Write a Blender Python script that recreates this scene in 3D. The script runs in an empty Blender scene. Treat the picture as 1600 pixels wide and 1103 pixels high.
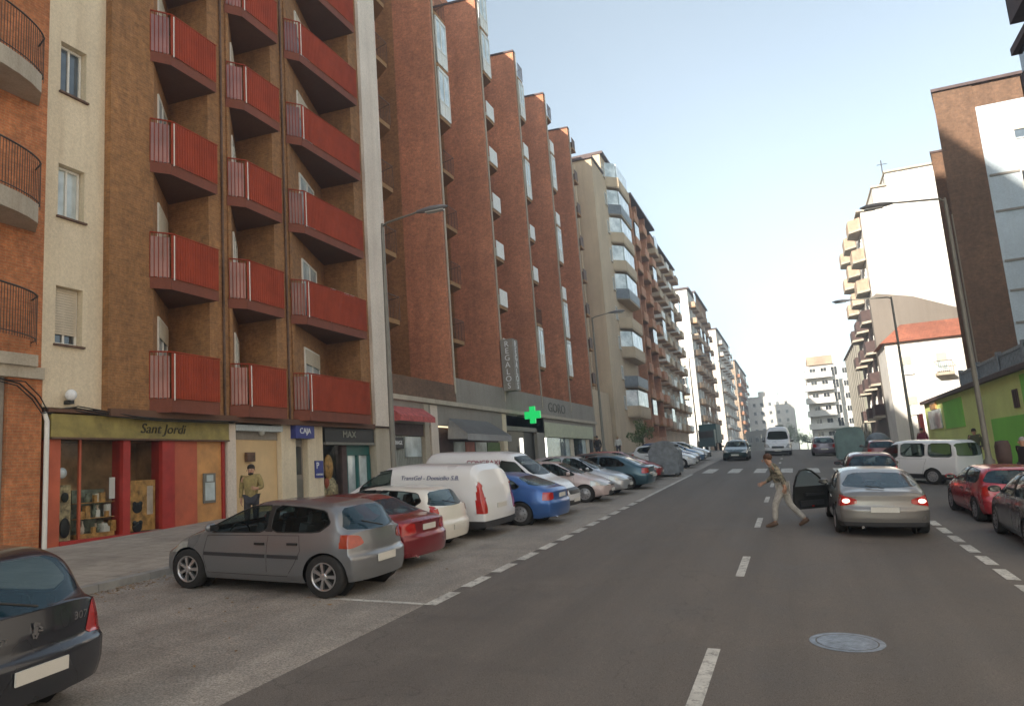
import bpy, math, random
from mathutils import Vector, Matrix
random.seed(7)
scene = bpy.context.scene
COL = scene.collection
R = math.radians

# ---------------------------------------------------------------- ground shape
def prof(y):
    if y <= 62: return .0325*y
    if y <= 82:
        t = (y-62)/20.0
        return .0325*62 + .0325*20*(t-.5*t*t)
    return .0325*72 + 0.0008*(y-82)
def gz(x, y):
    xx = max(-30, min(30, x))
    return prof(y) - .06*xx
def gnormal(x, y):
    e = .5
    dx = (gz(x+e, y)-gz(x-e, y))/(2*e); dy = (gz(x, y+e)-gz(x, y-e))/(2*e)
    return Vector((-dx, -dy, 1)).normalized()

# ---------------------------------------------------------------- object helpers
def tag(o, label=None, cat=None, group=None, kind=None):
    if label: o['label'] = label
    if cat: o['category'] = cat
    if group: o['group'] = group
    if kind: o['kind'] = kind
    return o
def empty(name, loc=(0, 0, 0), rz=0, label=None, cat=None, group=None):
    o = bpy.data.objects.new(name, None); COL.objects.link(o)
    o.empty_display_size = .2
    o.location = loc; o.rotation_euler = (0, 0, rz)
    return tag(o, label, cat, group)
class MB:
    """collects faces, builds one mesh object (uv in metres)"""
    def __init__(s): s.v = []; s.f = []; s.m = []; s.sm = []; s.uv = []
    def face(s, pts, m=0, smooth=False, uv=None):
        b = len(s.v); s.v += [tuple(p) for p in pts]; s.f.append(list(range(b, b+len(pts)))); s.m.append(m); s.sm.append(smooth)
        if uv is None:
            P = [Vector(p) for p in pts]
            n = Vector((0, 0, 0))
            for i in range(len(P)):
                a = P[i]; c = P[(i+1) % len(P)]
                n += Vector(((a.y-c.y)*(a.z+c.z), (a.z-c.z)*(a.x+c.x), (a.x-c.x)*(a.y+c.y)))
            if n.length > 1e-12: n.normalize()
            if abs(n.z) > .7: uv = [(p.x, p.y) for p in P]
            else:
                t = Vector((-n.y, n.x, 0)).normalized()
                uv = [(p.dot(t), p.z) for p in P]
        s.uv.append(uv)
    def box(s, x0, x1, y0, y1, z0, z1, m=0, skip=''):
        if x0 > x1: x0, x1 = x1, x0
        if y0 > y1: y0, y1 = y1, y0
        if z0 > z1: z0, z1 = z1, z0
        a = [(x0, y0, z0), (x1, y0, z0), (x1, y1, z0), (x0, y1, z0), (x0, y0, z1), (x1, y0, z1), (x1, y1, z1), (x0, y1, z1)]
        for k, q in (('b', (0, 3, 2, 1)), ('t', (4, 5, 6, 7)), ('s', (0, 1, 5, 4)), ('e', (1, 2, 6, 5)), ('n', (2, 3, 7, 6)), ('w', (3, 0, 4, 7))):
            if k not in skip: s.face([a[i] for i in q], m)
    def prism(s, poly, z0, z1, m=0, mt=None, zf=None):
        """vertical prism over a plan polygon (ccw)"""
        A = sum(poly[i][0]*poly[(i+1) % len(poly)][1]-poly[(i+1) % len(poly)][0]*poly[i][1] for i in range(len(poly)))
        if A < 0: poly = poly[::-1]
        n = len(poly)
        s.face([(p[0], p[1], z1) for p in poly], m if mt is None else mt)
        s.face([(p[0], p[1], z0) for p in poly[::-1]], m if mt is None else mt)
        for i in range(n):
            a = poly[i]; b = poly[(i+1) % n]
            s.face([(a[0], a[1], z0), (b[0], b[1], z0), (b[0], b[1], z1), (a[0], a[1], z1)], m)
    def obox(s, c, sx, sy, sz, rz=0, m=0, rx=0, ry=0):
        M = Matrix.Translation(c) @ Matrix.Rotation(rz, 4, 'Z') @ Matrix.Rotation(rx, 4, 'X') @ Matrix.Rotation(ry, 4, 'Y')
        k = MB(); k.box(-sx/2, sx/2, -sy/2, sy/2, -sz/2, sz/2)
        for f in k.f: s.face([M @ Vector(k.v[i]) for i in f], m)
    def tube(s, pts, r, n=8, m=0, caps=True):
        P = [Vector(p) for p in pts]; rr = r if isinstance(r, (list, tuple)) else [r]*len(P)
        rings = []
        up = Vector((0, 0, 1))
        for i, p in enumerate(P):
            d = (P[min(i+1, len(P)-1)]-P[max(i-1, 0)]).normalized()
            a = d.cross(up)
            if a.length < .05: a = d.cross(Vector((1, 0, 0)))
            a.normalize(); b = d.cross(a).normalized()
            rings.append([p+a*math.cos(2*math.pi*k/n)*rr[i]+b*math.sin(2*math.pi*k/n)*rr[i] for k in range(n)])
        base = len(s.v)
        for rg in rings: s.v += [tuple(q) for q in rg]
        for i in range(len(rings)-1):
            for k in range(n):
                s.f.append([base+i*n+k, base+i*n+(k+1) % n, base+(i+1)*n+(k+1) % n, base+(i+1)*n+k][::-1]); s.m.append(m); s.sm.append(True); s.uv.append([(0, 0)]*4)
        if caps:
            s.face(rings[0][::1], m); s.face(rings[-1][::-1], m)
    def lathe(s, prof_, axis='z', n=24, m=0, c=(0, 0, 0)):
        base = len(s.v)
        for (r, h) in prof_:
            for k in range(n):
                a = 2*math.pi*k/n
                if axis == 'z': q = (r*math.cos(a), r*math.sin(a), h)
                elif axis == 'y': q = (r*math.cos(a), h, r*math.sin(a))
                else: q = (h, r*math.cos(a), r*math.sin(a))
                s.v.append((q[0]+c[0], q[1]+c[1], q[2]+c[2]))
        for i in range(len(prof_)-1):
            for k in range(n):
                s.f.append([base+i*n+k, base+i*n+(k+1) % n, base+(i+1)*n+(k+1) % n, base+(i+1)*n+k]); s.m.append(m); s.sm.append(True); s.uv.append([(0, 0)]*4)
    def mesh(s, name, mats):
        me = bpy.data.meshes.new(name)
        me.from_pydata(s.v, [], s.f)
        if not isinstance(mats, (list, tuple)): mats = [mats]
        for q in mats: me.materials.append(q)
        me.polygons.foreach_set('material_index', s.m)
        me.polygons.foreach_set('use_smooth', s.sm)
        u = me.uv_layers.new(name='UVMap')
        flat = []
        for q in s.uv:
            for a in q: flat += [a[0], a[1]]
        u.data.foreach_set('uv', flat)
        me.update()
        return me
    def build(s, name, mats, parent=None, **kw):
        o = bpy.data.objects.new(name, s.mesh(name, mats)); COL.objects.link(o)
        if parent: o.parent = parent
        return tag(o, kw.get('label'), kw.get('cat'), kw.get('group'), kw.get('kind'))
def inst(name, mesh, parent=None, loc=(0, 0, 0), rz=0, scale=None):
    o = bpy.data.objects.new(name, mesh); COL.objects.link(o)
    if parent: o.parent = parent
    o.location = loc; o.rotation_euler = (0, 0, rz)
    if scale: o.scale = scale
    return o
def text_mesh(txt, size, depth=.01, font=None, align='CENTER', shear=0):
    cu = bpy.data.curves.new('lettering', 'FONT'); cu.body = txt; cu.size = size; cu.extrude = depth; cu.align_x = align; cu.align_y = 'CENTER'; cu.shear = shear
    cu.resolution_u = 3
    o = bpy.data.objects.new('lettering', cu); COL.objects.link(o)
    dg = bpy.context.evaluated_depsgraph_get(); dg.update()
    me = bpy.data.meshes.new_from_object(o.evaluated_get(dg))
    bpy.data.objects.remove(o); bpy.data.curves.remove(cu)
    return me
def lettering(txt, size, M, material, parent, name='lettering', depth=.008, sx=1, shear=0):
    me = text_mesh(txt, size, depth, shear=shear); me.materials.clear(); me.materials.append(material)
    me.transform(M @ Matrix.Diagonal((sx, 1, 1, 1)))
    o = bpy.data.objects.new(name, me); COL.objects.link(o); o.parent = parent
    return o
def face_px(X, Y, Z):   # matrix: text lies on a wall that faces +X, reading towards +Y
    return Matrix.Translation((X, Y, Z)) @ Matrix(((0, 0, 1, 0), (1, 0, 0, 0), (0, 1, 0, 0), (0, 0, 0, 1)))

# ---------------------------------------------------------------- materials
def new_mat(name):
    m = bpy.data.materials.new(name); m.use_nodes = True
    nt = m.node_tree; b = nt.nodes['Principled BSDF']
    return m, nt, b
def node(nt, t, **kw):
    n = nt.nodes.new(t)
    for k, v in kw.items(): setattr(n, k, v)
    return n
def mixc(nt, fac, a, b, blend='MIX'):
    n = node(nt, 'ShaderNodeMix', data_type='RGBA', blend_type=blend)
    for k, v in ((0, fac), (6, a), (7, b)):
        if hasattr(v, 'links') or hasattr(v, 'is_linked'): nt.links.new(v, n.inputs[k])
        elif k == 0: n.inputs[0].default_value = v
        else: n.inputs[k].default_value = (*v, 1) if len(v) == 3 else v
    return n.outputs[2]
def noise(nt, scale, detail=4, rough=.6, coord='Object', vec=None, stretch=None):
    tc = node(nt, 'ShaderNodeTexCoord'); v = tc.outputs[coord] if vec is None else vec
    if stretch:
        mp = node(nt, 'ShaderNodeMapping'); mp.inputs['Scale'].default_value = stretch; nt.links.new(v, mp.inputs[0]); v = mp.outputs[0]
    n = node(nt, 'ShaderNodeTexNoise'); n.inputs['Scale'].default_value = scale; n.inputs['Detail'].default_value = detail; n.inputs['Roughness'].default_value = rough
    nt.links.new(v, n.inputs['Vector']); return n.outputs[0]
def ramp(nt, src, p0, p1, c0=(0, 0, 0), c1=(1, 1, 1)):
    r = node(nt, 'ShaderNodeValToRGB'); r.color_ramp.elements[0].position = p0; r.color_ramp.elements[1].position = p1
    r.color_ramp.elements[0].color = (*c0, 1); r.color_ramp.elements[1].color = (*c1, 1)
    nt.links.new(src, r.inputs[0]); return r.outputs[0]
def bump(nt, b, src, strength=.3, dist=.02):
    n = node(nt, 'ShaderNodeBump'); n.inputs['Strength'].default_value = strength; n.inputs['Distance'].default_value = dist
    nt.links.new(src, n.inputs['Height']); nt.links.new(n.outputs[0], b.inputs['Normal'])
def plain(name, col, rough=.6, metal=0, var=.12, vs=3, coat=0, bumpy=0, bs=60, spec=.5):
    m, nt, b = new_mat(name)
    if var:
        f = ramp(nt, noise(nt, vs, 5), .3, .7)
        c = mixc(nt, f, [x*(1-var) for x in col], [min(1, x*(1+var)) for x in col]); nt.links.new(c, b.inputs['Base Color'])
    else: b.inputs['Base Color'].default_value = (*col, 1)
    b.inputs['Roughness'].default_value = rough; b.inputs['Metallic'].default_value = metal
    b.inputs['Coat Weight'].default_value = coat; b.inputs['Coat Roughness'].default_value = .06
    b.inputs['Specular IOR Level'].default_value = spec
    if bumpy: bump(nt, b, noise(nt, bs, 3), bumpy, .01)
    return m
def stucco(name, col, dirt=(.3, .25, .2), amt=.35, joints=0):
    """rendered / concrete wall with rain streaks and blotches"""
    m, nt, b = new_mat(name)
    big = ramp(nt, noise(nt, .35, 6, .65), .35, .7)
    streak = ramp(nt, noise(nt, 1.0, 6, .7, stretch=(2.2, 2.2, .12)), .45, .75)
    fine = noise(nt, 18, 4)
    c = mixc(nt, big, [x*.86 for x in col], [min(1, x*1.06) for x in col])
    a = node(nt, 'ShaderNodeMath', operation='MULTIPLY'); nt.links.new(streak, a.inputs[0]); a.inputs[1].default_value = amt
    c = mixc(nt, a.outputs[0], c, [x*y for x, y in zip(col, [d*1.6 for d in dirt])])
    f2 = ramp(nt, fine, .35, .65, (.9, .9, .9), (1.06, 1.06, 1.06)); c = mixc(nt, 1.0, c, f2, 'MULTIPLY')
    nt.links.new(c, b.inputs['Base Color']); b.inputs['Roughness'].default_value = .85
    bump(nt, b, fine, .25, .02)
    return m
def brick(name, c1, c2, mortar, bw=.25, bh=.065, dark=.35):
    m, nt, b = new_mat(name)
    tc = node(nt, 'ShaderNodeTexCoord')
    br = node(nt, 'ShaderNodeTexBrick'); nt.links.new(tc.outputs['UV'], br.inputs['Vector'])
    br.inputs['Scale'].default_value = 1; br.inputs['Brick Width'].default_value = bw; br.inputs['Row Height'].default_value = bh
    br.inputs['Mortar Size'].default_value = .009; br.inputs['Mortar Smooth'].default_value = .3; br.inputs['Bias'].default_value = -.1
    br.inputs['Color1'].default_value = (*c1, 1); br.inputs['Color2'].default_value = (*c2, 1); br.inputs['Mortar'].default_value = (*mortar, 1)
    big = ramp(nt, noise(nt, .22, 6, .6), .3, .75, (1-dark,)*3, (1.12,)*3)
    streak = ramp(nt, noise(nt, .9, 6, .7, stretch=(1.6, 1.6, .1)), .35, .7, (.82,)*3, (1.08,)*3)
    med = ramp(nt, noise(nt, 2.6, 5, .6), .3, .7, (.82,)*3, (1.12,)*3); grit = ramp(nt, noise(nt, 7.5, 6, .8), .36, .64, (.70,)*3, (1.28,)*3)
    c = mixc(nt, 1.0, br.outputs[0], big, 'MULTIPLY'); c = mixc(nt, 1.0, c, streak, 'MULTIPLY'); c = mixc(nt, 1.0, c, med, 'MULTIPLY'); c = mixc(nt, 1.0, c, grit, 'MULTIPLY')
    nt.links.new(c, b.inputs['Base Color']); b.inputs['Roughness'].default_value = .9
    bump(nt, b, br.outputs['Fac'], -.35, .01)
    return m
def glassy(name, col=(.03, .04, .05), rough=.06, see=0, var=True, tint=(.62, .72, .72)):
    """window pane: reflecting coat over dark or curtained room"""
    m, nt, b = new_mat(name)
    if var:
        f = ramp(nt, noise(nt, .9, 3), .35, .65); c = mixc(nt, f, col, [min(1, x*2.2+.01) for x in col]); nt.links.new(c, b.inputs['Base Color'])
    else: b.inputs['Base Color'].default_value = (*col, 1)
    b.inputs['Roughness'].default_value = rough; b.inputs['Specular IOR Level'].default_value = .9
    if see:
        tr = node(nt, 'ShaderNodeBsdfTransparent'); tr.inputs[0].default_value = (*tint, 1)
        lw = node(nt, 'ShaderNodeLayerWeight'); lw.inputs[0].default_value = .5; fr = node(nt, 'ShaderNodeMath', operation='POWER'); nt.links.new(lw.outputs['Facing'], fr.inputs[0]); fr.inputs[1].default_value = 4.5
        mx = node(nt, 'ShaderNodeMixShader'); out = nt.nodes['Material Output']
        mm = node(nt, 'ShaderNodeMath', operation='MULTIPLY_ADD'); nt.links.new(fr.outputs[0], mm.inputs[0]); mm.inputs[1].default_value = .9; mm.inputs[2].default_value = 1-see; mm.use_clamp = True
        nt.links.new(mm.outputs[0], mx.inputs[0]); nt.links.new(tr.outputs[0], mx.inputs[1]); nt.links.new(b.outputs[0], mx.inputs[2]); nt.links.new(mx.outputs[0], out.inputs[0])
    return m
def emis(name, col, strength, base=None):
    m, nt, b = new_mat(name); b.inputs['Base Color'].default_value = (*(base or col), 1)
    b.inputs['Emission Color'].default_value = (*col, 1); b.inputs['Emission Strength'].default_value = strength; b.inputs['Roughness'].default_value = .3
    return m
def paint(name, col, metallic=.0, rough=.32):
    m, nt, b = new_mat(name)
    f = ramp(nt, noise(nt, 1.2, 2, .5), .2, .9)
    sp = ramp(nt, noise(nt, 1.2, 2, .5), .2, .9, (rough*.7,)*3, (min(1, rough*1.6),)*3)
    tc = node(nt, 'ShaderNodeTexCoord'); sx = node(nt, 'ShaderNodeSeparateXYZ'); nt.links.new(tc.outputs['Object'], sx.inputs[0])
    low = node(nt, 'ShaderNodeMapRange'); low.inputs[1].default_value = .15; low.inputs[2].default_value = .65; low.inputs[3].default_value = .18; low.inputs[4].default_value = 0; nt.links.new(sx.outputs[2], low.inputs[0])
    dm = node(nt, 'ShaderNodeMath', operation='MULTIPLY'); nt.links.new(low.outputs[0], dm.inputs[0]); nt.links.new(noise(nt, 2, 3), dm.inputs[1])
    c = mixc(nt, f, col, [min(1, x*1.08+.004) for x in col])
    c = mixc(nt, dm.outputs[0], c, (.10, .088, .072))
    nt.links.new(c, b.inputs['Base Color']); b.inputs['Metallic'].default_value = metallic
    nt.links.new(sp, b.inputs['Roughness']); b.inputs['Coat Weight'].default_value = .7; b.inputs['Coat Roughness'].default_value = .09
    return m
M = {}
M['brick_brown'] = brick('brown_brick', (.36, .17, .062), (.285, .13, .048), (.34, .19, .09), dark=.22)
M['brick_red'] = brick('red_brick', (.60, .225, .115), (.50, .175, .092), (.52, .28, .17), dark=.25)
M['brick_orange'] = brick('orange_brick', (.56, .20, .075), (.45, .15, .058), (.46, .24, .12), dark=.2)
M['brick_terra'] = brick('terracotta_brick', (.68, .31, .16), (.58, .26, .135), (.5, .3, .2))
M['brick_tan'] = brick('tan_brick', (.62, .44, .30), (.50, .35, .24), (.5, .4, .3))
M['brick_dark'] = brick('dark_brown_brick', (.20, .105, .06), (.15, .08, .046), (.17, .11, .07), dark=.25)
M['cream'] = stucco('cream_render', (.76, .64, .46))
M['cream2'] = stucco('beige_render', (.56, .44, .30))
M['white_wall'] = stucco('white_render', (.72, .68, .62), amt=.25)
M['grey_conc'] = stucco('grey_concrete', (.30, .27, .23))
M['stone'] = stucco('pale_stone', (.48, .42, .33), amt=.5)
M['pink_white'] = stucco('pinkish_white_render', (.74, .64, .54), amt=.3)
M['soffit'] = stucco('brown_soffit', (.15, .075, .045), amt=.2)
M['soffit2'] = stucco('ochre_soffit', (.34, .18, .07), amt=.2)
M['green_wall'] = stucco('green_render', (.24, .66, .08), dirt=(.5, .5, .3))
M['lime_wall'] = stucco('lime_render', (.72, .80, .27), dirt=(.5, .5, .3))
M['panel_white'] = stucco('white_cladding', (.55, .61, .64), amt=.2)
M['grey_green'] = stucco('grey_green_cladding', (.28, .28, .22), amt=.3)
M['red_metal'] = plain('red_painted_metal', (.30, .050, .022), .75, spec=.2, var=.2, vs=1.6)
M['red_fascia'] = stucco('red_brown_fascia', (.21, .062, .034), amt=.4)
M['red_frame'] = plain('dark_red_joinery', (.36, .030, .022), .4, var=.2)
M['orange_panel'] = plain('orange_wood_panel', (.55, .27, .09), .45, var=.25, vs=2)
M['redbrown_panel'] = plain('red_brown_panel', (.46, .10, .045), .5, var=.2, vs=2)
M['white_frame'] = plain('white_frame', (.72, .70, .64), .5, var=.08)
M['curtain'] = plain('cream_curtain', (.52, .45, .27), .8, var=.2, vs=6)
M['shutter'] = plain('roller_shutter', (.58, .50, .38), .6, var=.12)
M['grey_shutter'] = plain('grey_metal_shutter', (.27, .28, .25), .5, var=.2, vs=2)
M['tan_panel'] = plain('tan_shutter', (.66, .46, .24), .6, var=.12, vs=1.2)
M['dark_metal'] = plain('dark_iron', (.035, .03, .028), .5, var=.3)
M['rust_metal'] = plain('rusty_iron', (.12, .065, .04), .7, var=.4, vs=9)
M['post'] = plain('grey_painted_post', (.17, .16, .135), .5, var=.15)
M['lamp_head'] = plain('lamp_housing', (.16, .16, .17), .4, var=.1)
M['lens'] = plain('lamp_lens', (.45, .45, .42), .25, var=.05)
M['pane'] = glassy('window_glass', (.05, .065, .08))
M['pane_dark'] = glassy('dark_window_glass', (.018, .02, .022))
M['pane_pale'] = glassy('curtained_glass', (.32, .36, .36), .12)
M['shop_glass'] = glassy('shop_glass', (.03, .04, .045), .04, see=.95, var=False, tint=(.96, .97, .96))
M['gallery_glass'] = glassy('gallery_glass', (.42, .50, .52), .1)
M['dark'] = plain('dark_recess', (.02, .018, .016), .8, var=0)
M['interior'] = plain('shop_interior', (.42, .26, .14), .8, var=.5, vs=2)
M['black'] = plain('black_plastic', (.018, .018, .018), .45, var=.1)
M['sign_green'] = plain('olive_sign_board', (.27, .215, .06), .5, var=.35, vs=3)
M['sign_letter'] = plain('dark_letter', (.03, .025, .012), .5, var=0)
M['blue_sign'] = plain('blue_sign', (.035, .045, .22), .4, var=.1)
M['white_letter'] = plain('white_letter', (.8, .8, .8), .5, var=0)
M['teal'] = plain('teal_frame', (.02, .12, .11), .4, var=.15)
M['grey_letter'] = plain('grey_letter', (.3, .3, .25), .5, var=0)
M['green_cross'] = emis('green_cross_light', (.01, .45, .10), .42, (.01, .4, .1))
M['roof_tile'] = brick('roof_tile', (.46, .16, .09), (.38, .12, .07), (.22, .07, .04), .2, .3)
M['roof_flat'] = stucco('roof_felt', (.22, .2, .18))
M['sign_pale'] = plain('pale_green_sign', (.40, .41, .27), .5, var=.15)
M['awning'] = stucco('grey_awning_cloth', (.34, .33, .32), amt=.3)
M['awning_red'] = plain('red_awning_cloth', (.42, .09, .08), .8, var=.4, vs=5)
M['container'] = plain('grey_container', (.17, .19, .21), .55, var=.35, vs=5)
M['container_teal'] = plain('teal_container', (.16, .24, .23), .5, var=.2)
M['leaf'] = plain('plant_leaf', (.09, .14, .03), .6, var=.5, vs=9)
M['bark'] = plain('bark', (.10, .07, .05), .9, var=.3)
M['brown_dark'] = plain('brown_eaves_and_shade', (.075, .045, .04), .7, var=.3)
# ---------------------------------------------------------------- ground, road, pavements
def asphalt(name, c, c2, patch=.25, bs=90):
    m, nt, b = new_mat(name)
    big = ramp(nt, noise(nt, .12, 6, .65), .35, .7)
    mid = ramp(nt, noise(nt, 1.1, 6, .7), .3, .75, (1-patch,)*3, (1+patch*.5,)*3)
    wheel = ramp(nt, noise(nt, .8, 4, .6, stretch=(1.4, .06, 1)), .4, .65, (.88,)*3, (1.08,)*3)
    fine = noise(nt, bs, 4, .8); sp = ramp(nt, fine, .36, .64, (.5,)*3, (1.5,)*3)
    col = mixc(nt, big, c, c2); col = mixc(nt, 1, col, mid, 'MULTIPLY'); col = mixc(nt, 1, col, wheel, 'MULTIPLY'); col = mixc(nt, 1, col, sp, 'MULTIPLY')
    vo = node(nt, 'ShaderNodeTexVoronoi', feature='DISTANCE_TO_EDGE'); vo.inputs['Scale'].default_value = .22
    tc = node(nt, 'ShaderNodeTexCoord'); n2 = node(nt, 'ShaderNodeTexNoise'); n2.inputs['Scale'].default_value = .8; n2.inputs['Detail'].default_value = 6
    nt.links.new(tc.outputs['Object'], n2.inputs['Vector']); ad = node(nt, 'ShaderNodeVectorMath', operation='MULTIPLY_ADD')
    nt.links.new(n2.outputs['Color'], ad.inputs[0]); ad.inputs[1].default_value = (3, 3, 0); nt.links.new(tc.outputs['Object'], ad.inputs[2]); nt.links.new(ad.outputs[0], vo.inputs['Vector'])
    cr = ramp(nt, vo.outputs[0], .0, .004, (.75,)*3, (1,)*3); col = mixc(nt, 1, col, cr, 'MULTIPLY')
    nt.links.new(col, b.inputs['Base Color']); b.inputs['Roughness'].default_value = .78
    rr = ramp(nt, mid, .7, 1.1, (.62,)*3, (.9,)*3); nt.links.new(rr, b.inputs['Roughness'])
    bump(nt, b, fine, .5, .012); return m
M['asphalt'] = asphalt('road_asphalt', (.158, .137, .118), (.140, .122, .106))
M['asphalt_park'] = asphalt('parking_lane_asphalt', (.36, .32, .275), (.29, .26, .225), .35, 45)
M['earth'] = asphalt('outlying_ground', (.14, .13, .11), (.1, .09, .08), .3)
def paving():
    m, nt, b = new_mat('pavement_tiles')
    tc = node(nt, 'ShaderNodeTexCoord')
    br = node(nt, 'ShaderNodeTexBrick'); br.offset = 0; nt.links.new(tc.outputs['UV'], br.inputs['Vector'])
    br.inputs['Scale'].default_value = 1; br.inputs['Brick Width'].default_value = .4; br.inputs['Row Height'].default_value = .4; br.inputs['Mortar Size'].default_value = .006
    br.inputs['Color1'].default_value = (.46, .40, .33, 1); br.inputs['Color2'].default_value = (.40, .35, .29, 1); br.inputs['Mortar'].default_value = (.2, .185, .17, 1)
    big = ramp(nt, noise(nt, .5, 6, .7), .3, .7, (.68,)*3, (1.1,)*3); c = mixc(nt, 1, br.outputs[0], big, 'MULTIPLY')
    st = ramp(nt, noise(nt, 3.5, 6, .7), .3, .6, (.78,)*3, (1.05,)*3); c = mixc(nt, 1, c, st, 'MULTIPLY')
    nt.links.new(c, b.inputs['Base Color']); b.inputs['Roughness'].default_value = .8; bump(nt, b, br.outputs['Fac'], -.3, .01); return m
M['paving'] = paving()
M['kerb'] = plain('kerb_stone', (.27, .26, .24), .8, var=.3, vs=2, bumpy=.3)
def worn(name, col):
    m, nt, b = new_mat(name)
    w = ramp(nt, noise(nt, 11, 8, .85), .36, .50); w2 = ramp(nt, noise(nt, 1.7, 5, .7), .25, .6, (.45,)*3, (1,)*3)
    a = node(nt, 'ShaderNodeMath', operation='MULTIPLY'); nt.links.new(w, a.inputs[0]); nt.links.new(w2, a.inputs[1])
    c = mixc(nt, a.outputs[0], (.10, .09, .08), col); nt.links.new(c, b.inputs['Base Color']); b.inputs['Roughness'].default_value = .7; return m
M['road_paint'] = worn('worn_white_road_paint', (.62, .60, .54))
def ycuts(y0, y1):
    c = [y0]+[y for y in range(62, 84, 2) if y0 < y < y1]+[y1]
    return c
def sheet(mb, x0, x1, y0, y1, dz, m=0):
    xs = [x0]+[x for x in (-30, 30) if x0 < x < x1]+[x1]; ys = ycuts(y0, y1)
    for i in range(len(xs)-1):
        for j in range(len(ys)-1):
            a, b, c, d = xs[i], xs[i+1], ys[j], ys[j+1]
            mb.face([(a, c, gz(a, c)+dz), (b, c, gz(b, c)+dz), (b, d, gz(b, d)+dz), (a, d, gz(a, d)+dz)], m)
k = MB(); sheet(k, -900, 900, -300, 1600, 0); k.build('ground', M['earth'], kind='structure')
k = MB(); sheet(k, -4.95, 5.3, -60, 420, .004); sheet(k, 5.3, 60, 27.8, 32.6, .004); k.build('road', M['asphalt'], kind='structure')
k = MB(); sheet(k, -10.4, -4.95, -60, 420, .006); k.build('parking_lane', M['asphalt_park'], kind='structure')
def pavement(x0, x1, y0, y1, kerb):   # raised .13 with a kerb stone on the road side
    k = MB(); ys = ycuts(y0, y1)
    for j in range(len(ys)-1):
        c, d = ys[j], ys[j+1]
        a, b = (x0, x1-.18) if kerb > 0 else (x0+.18, x1)
        k.face([(a, c, gz(a, c)+.11), (b, c, gz(b, c)+.11), (b, d, gz(b, d)+.11), (a, d, gz(a, d)+.11)])
    k.build('pavement', M['paving'], kind='structure')
    k = MB(); L = 1.0; y = y0
    kx0, kx1 = (x1-.18, x1) if kerb > 0 else (x0, x0+.18)
    while y < min(y1, 130):
        c, d = y, min(y+L, y1)
        for (p, q) in ((c, d),):
            a = [(kx0, p+.006), (kx1, p+.006), (kx1, q-.006), (kx0, q-.006)]
            t = [(x, yy, gz(x, yy)+.117) for x, yy in a]; bt = [(x, yy, gz(x, yy)-.05) for x, yy in a]
            k.face(t)
            for i in range(4): k.face([bt[i], bt[(i+1) % 4], t[(i+1) % 4], t[i]])
        y += L
    k.build('kerb', M['kerb'], kind='structure')
pavement(-15.6, -10.4, -40, 420, 1)
pavement(5.3, 10.2, -40, 27.8, -1)
pavement(5.3, 9.0, 32.6, 420, -1)
k = MB()
def strip(x0, x1, y0, y1, dz=.009): sheet(k, x0, x1, y0, y1, dz)
y = -5.1
while y < 60:
    strip(-1.12, -.99, y, y+1.85); y += 5.78
y = 9.4
while y < 24:
    strip(-4.97, -4.79, y, y+.82); y += 1.2
strip(-4.95, -4.82, 24.3, 37.5)
y = 9.4-1.2*12
y = 3.0
while y < 19:
    strip(2.55, 2.73, y, y+.86, .010); y += 1.22
strip(2.56, 2.70, 34, 37.5)
for i in range(6):
    x = -4.55+i*1.22; strip(x, x+.55, 38.2, 41.8)
k.build('road_markings', M['road_paint'], kind='structure')
k = MB(); 
for y in (9.38, 36.6): sheet(k, -6.5, -4.98, y, y+.10, .010)
k.build('parking_bay_lines', M['road_paint'], kind='structure')
# manhole covers, repair patches and oil stains
M['iron'] = plain('worn_cast_iron', (.17, .18, .20), .38, metal=.6, var=.5, vs=9, bumpy=.8, bs=30)
def manhole(x, y, r, label):
    t = empty('manhole_cover', (x, y, gz(x, y)-.002), label=label, cat='manhole cover')
    k = MB(); up = gnormal(x, y)
    def P(a, rr, h): 
        dx, dy = rr*math.cos(a), rr*math.sin(a); return (dx, dy, gz(x+dx, y+dy)-gz(x, y)+h)
    n = 32
    for (r0, r1, h, q) in ((0, r*.8, .010, 0), (r*.8, r*.84, .003, 1), (r*.84, r, .010, 0)):
        for i in range(n):
            a0, a1 = 2*math.pi*i/n, 2*math.pi*(i+1)/n
            k.face([P(a0, r0, h), P(a0, r1, h), P(a1, r1, h), P(a1, r0, h)] if r0 else [P(0, 0, h), P(a0, r1, h), P(a1, r1, h)], q)
    k.build('lid', [M['iron'], M['dark']], t)
manhole(.24, 8.9, .37, 'round iron manhole cover in the lower right of the carriageway')
# fallen leaves and grit along the kerb
M['dead_leaf'] = plain('dead_leaf', (.25, .14, .05), .8, var=.5, vs=8)
k = MB()
for i in range(700):
    x = -10.36+abs(random.gauss(0, .2)); y = random.uniform(2, 30) if i < 300 else random.gauss(9.3, 1.3); s = random.uniform(.015, .04); a = random.uniform(0, 6.3)
    if random.random() < .15: x = random.uniform(-12, -5.2)
    dz = .14 if x < -10.4 else .012
    q = [(x+s*math.cos(a+j*1.57)*(1 if j % 2 else .5), y+s*math.sin(a+j*1.57)*(1 if j % 2 else .5)) for j in range(4)]
    k.face([(u, v, gz(u, v)+dz+random.uniform(0, .012)) for u, v in q])
k.build('fallen_leaves', M['dead_leaf'], kind='stuff')
# ---------------------------------------------------------------- buildings, street side on the left (walls face +X)
def wallrun(mb, pts, z0, z1, m=0):
    """vertical wall over a plan polyline walked towards +Y, outside on the +X side"""
    for a, b in zip(pts, pts[1:]):
        z0a = z0(a) if callable(z0) else z0; z0b = z0(b) if callable(z0) else z0
        mb.face([(a[0], a[1], z0a), (b[0], b[1], z0b), (b[0], b[1], z1), (a[0], a[1], z1)], m)
def bld(label, name='apartment_building', group=None, loc=(0, 0, 0)):
    return empty(name, loc, label=label, cat='building', group=group)
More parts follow.
